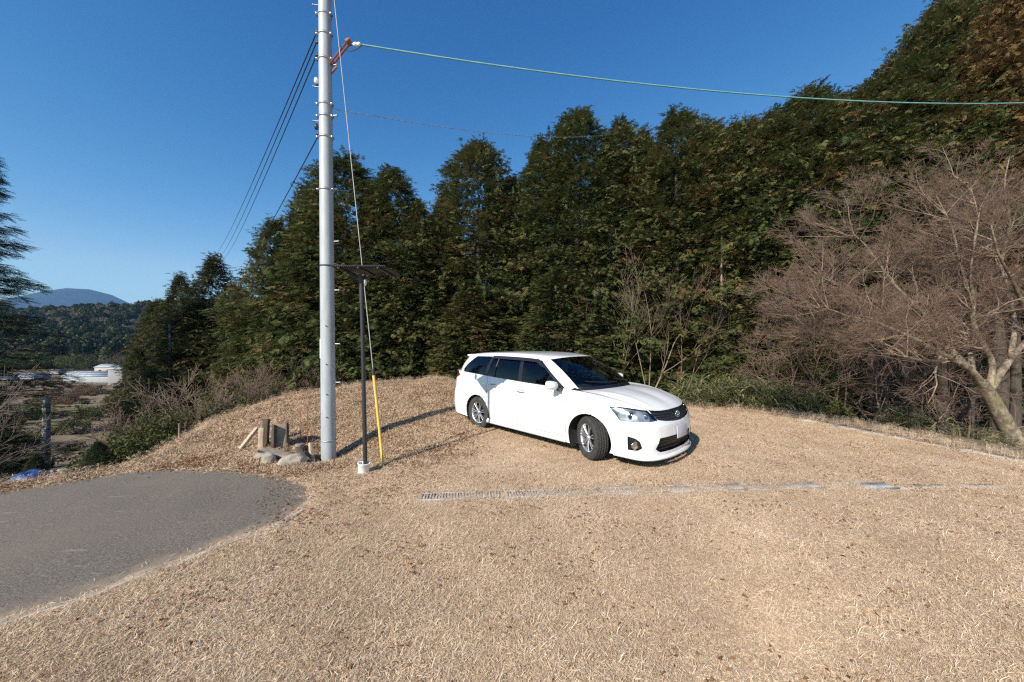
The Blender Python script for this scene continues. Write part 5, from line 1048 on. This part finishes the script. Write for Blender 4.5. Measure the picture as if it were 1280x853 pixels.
def drop_points(n, x0, x1, y0, y1, keep):
    x = rng.uniform(x0, x1, n); y = rng.uniform(y0, y1, n); m = keep(x, y); return x[m], y[m]
def put(name, label, x, y, protos, cat, smin=.7, smax=1.3, dz=0, tilt=.12):
    n = len(x); z = H(x, y)+dz; e = .05; nx = -(H(x+e, y)-H(x-e, y))/(2*e); ny = -(H(x, y+e)-H(x, y-e))/(2*e)
    rot = np.stack([np.arctan2(-ny, 1)*-1*-1, np.arctan2(nx, 1), rng.uniform(0, 6.28, n)], 1)
    rot[:,0] = -np.arctan(ny); rot[:,1] = np.arctan(nx)
    # spin about z first, then lean with the slope
    out_ = [(Matrix.Rotation(0,3,'X') @ Vector((a,b,1)).to_track_quat('Z','Y').to_matrix() @ Matrix.Rotation(c,3,'Z')).to_euler()[:] for a, b, c in zip(nx, ny, rot[:,2])]
    return scatter(name, label, np.stack([x, y, z], 1), np.array(out_), rng.uniform(smin, smax, n), rng.integers(0, len(protos), n), protos, cat)
CE = np.array([(6.75,8.25),(7.0,7.6),(7.25,6.9),(7.5,6.2),(7.8,5.5),(8.3,4.5),(9.2,2.4)]); concr = lambda x, y: ((pdist(x, y, CE, False) < .15) & (vnoise(x*3, y*3)+.5*vnoise(x*9, y*9) > -.05)) | ((x > 4.5) & (abs(y-dl(x)) < .10) & (vnoise(x*3, y*3)+.5*vnoise(x*9, y*9) > -.08))
off_asph = lambda x, y, m=.02: ~(inside(x, y, ASPH) & (pdist(x, y, ASPH) > m))
view = lambda x, y: (abs(x) < 1.5*y+.6)
isbank = lambda x, y: sm((y-4.2-.5*sm((x+3)/1))/.6)*sm((x+8)/1)*(1-sm((x+1.6)/1.2))
drain = lambda x, y: (abs(y-dl(x)) < .075) & (x > -1.1) & (x < 4.4) & (vnoise(x*2.6+3, y*3) > -.16+.10*(x > 1.4))
lot = lambda x, y: inside(x, y, EDGE) & off_asph(x, y) & view(x, y) & ~drain(x, y) & ~concr(x, y) & (pdist(x, y, ASPH) > .055)
SP_ = [(*straw_proto(s), STRAW) for s in range(5)]+[(*straw_proto(s+20, 170, .12, (.012,.042), .0015, .012, .3, (.60,.24)), STRAW) for s in range(3)]
x1_, y1_ = drop_points(26000, -4, 7, 1.0, 4.6, lambda x, y: lot(x, y) & (rng.random(len(x)) < .55+.45*(y < 3)))
x2_, y2_ = drop_points(26000, -8, 10, 4.4, 11.5, lambda x, y: lot(x, y) & (isbank(x, y) < .5))
print('straw', len(x1_), len(x2_))
put('dry_mown_grass', 'short dry mown grass covering the lot', np.concatenate([x1_, x2_]), np.concatenate([y1_, y2_]), SP_, 'grass', dz=-.002)
BK = [(*straw_proto(s+40, 120, .14, (.02,.065), .0026, .026, .45, (.55,.26)), STRAW) for s in range(4)]+[(*litter_proto(s, 26), DRYLEAF) for s in range(3)]
x3_, y3_ = drop_points(30000, -8.5, 0, 4.2, 12.5, lambda x, y: (inside(x, y, EDGE) | (pdist(x, y, EDGE) < .7)) & off_asph(x, y) & (isbank(x, y) > rng.random(len(x))*.8))
x4_, y4_ = drop_points(7000, -9, -3, 4.3, 6.5, lambda x, y: off_asph(x, y, .05) & (x < -5.5))
print('bank', len(x3_), len(x4_))
put('bank_grass', 'coarse dead grass and leaves covering the bank', np.concatenate([x3_, x4_]), np.concatenate([y3_, y4_]), BK, 'dead grass')
LF = [(*litter_proto(s+30, 8, .16, .026, .55), DRYLEAF) for s in range(4)]
ed = lambda x, y: view(x, y) & (((abs(pdist(x, y, ASPH)) < .28) & (y > 3.2) & off_asph(x, y, .12)) | ((np.hypot(x+1.9, y-4.2) < .9) & (x < -1.0) & (rng.random(len(x)) < .9)) | (pdist(x, y, EDGE) < .35) & inside(x, y, EDGE)) 
x5_, y5_ = drop_points(30000, -9, 9, 1.2, 11.5, lambda x, y: (ed(x, y) & (rng.random(len(x)) < .4)) | (lot(x, y) & (rng.random(len(x)) < .07)))
put('fallen_leaves', 'brown fallen leaves scattered over grass and verge', x5_, y5_, LF, 'leaves', .6, 1.1)
EG = [(blade_proto(22, s+9, .35, .022, .5)*[.5,.5,.36], np.repeat(np.random.default_rng(s).uniform(.3,1,150)[:(len(blade_proto(22, s+9))//3)], 3), STRAW) for s in range(3)]
eg = lambda x, y: (pdist(x, y, EDGE) < np.where(x < -4.5, .2, .4)) & (x > -8.5) & (x < 9) & (y > 2)
x6_, y6_ = drop_points(14000, -9, 10, 2, 12, eg); x6_, y6_ = x6_[:1500], y6_[:1500]
put('edge_straw', 'taller dry straw along the crest of the lot', x6_, y6_, EG, 'straw', .3, .6, tilt=.3)
# valley weeds and the far wood
FW = []
for s in range(3): V, va = place([leaf_proto(s, 12, .8, .5)], np.random.default_rng(s).normal(size=(26,3))*[.5,.5,.28]+[0,0,.45], np.random.default_rng(s+9).normal(size=(26,3)), np.random.default_rng(s).uniform(0,6,26), np.full(26,.55), np.clip(np.random.default_rng(s).normal(size=26)*.2+.45,0,1), np.random.default_rng(s)); FW.append((V, va, (RUSTY, BUSHM, GREY)[s]))
xw, yw = drop_points(9000, -130, -8, 9, 125, lambda x, y: (pdist(x, y, EDGE) > 1.5) & ~inside(x, y, EDGE) & (x/y < -.7) & (x/y > -1.6) & (vnoise(x*.12, y*.12)+.45*vnoise(x*.5, y*.5) > -.05) & (rng.random(len(x)) < np.clip(8/y*1.2, .05, .45)))
print('weeds', len(xw)); put('valley_weeds', 'brown weeds and scrub covering the valley slope', xw, yw, FW, 'scrub', .2, .6)
TR = []
for s in range(4):
    rs = np.random.default_rng(s+70)
    if s < 2: V, va = conifer_crown(s+200, 9, 2.2, .05, 46, 8, 1.15, [leaf_proto(s, 8, .9, .8)]); TR.append((V, va, FIR if s else HINOKI))
    else: u_ = rs.normal(size=(190,3)); u_ /= np.linalg.norm(u_, axis=1)[:,None]; V, va = place([leaf_proto(s, 8, .7, .7)], u_*[3.4,3.4,2.9]*rs.uniform(.5,1,(190,1))+[0,0,4.2], u_, rs.uniform(0,6,190), rs.uniform(.8,1.5,190), np.clip(rs.normal(size=190)*.2+.45,0,1), rs); TR.append((V, va, (BUSHM, GREY)[s-2]))
xf, yf = drop_points(26000, -760, -40, 128, 470, lambda x, y: (x/y < -.55) & (x/y > -1.62) & (rng.random(len(x)) < .45)); print('far trees', len(xf))
put('distant_forest', 'mixed forest covering the low hills beyond the valley', xf, yf, TR, 'forest', .7, 1.25, dz=-.4)
# ================================================================ the car, last
build_car((1.68, 5.66, float(H(0.6, 6.4))-.0), -.813)
# ---- thin winter haze
HAZE = True
if HAZE:
    hb = MB().box((-1500, 2100, 250), (6400, 4800, 620)).obj('haze', None); hb.data.materials.clear()
    hm = bpy.data.materials.new('haze_air'); hm.use_nodes = True; ht = hm.node_tree; ht.nodes.remove(ht.nodes['Principled BSDF']); pv = ht.nodes.new('ShaderNodeVolumePrincipled')
    pv.inputs['Density'].default_value = .00013; pv.inputs['Color'].default_value = (.25,.52,.92,1); pv.inputs['Anisotropy'].default_value = .0
    ht.links.new(pv.outputs[0], ht.nodes['Material Output'].inputs['Volume']); hb.data.materials.append(hm); hb['kind'] = 'stuff'
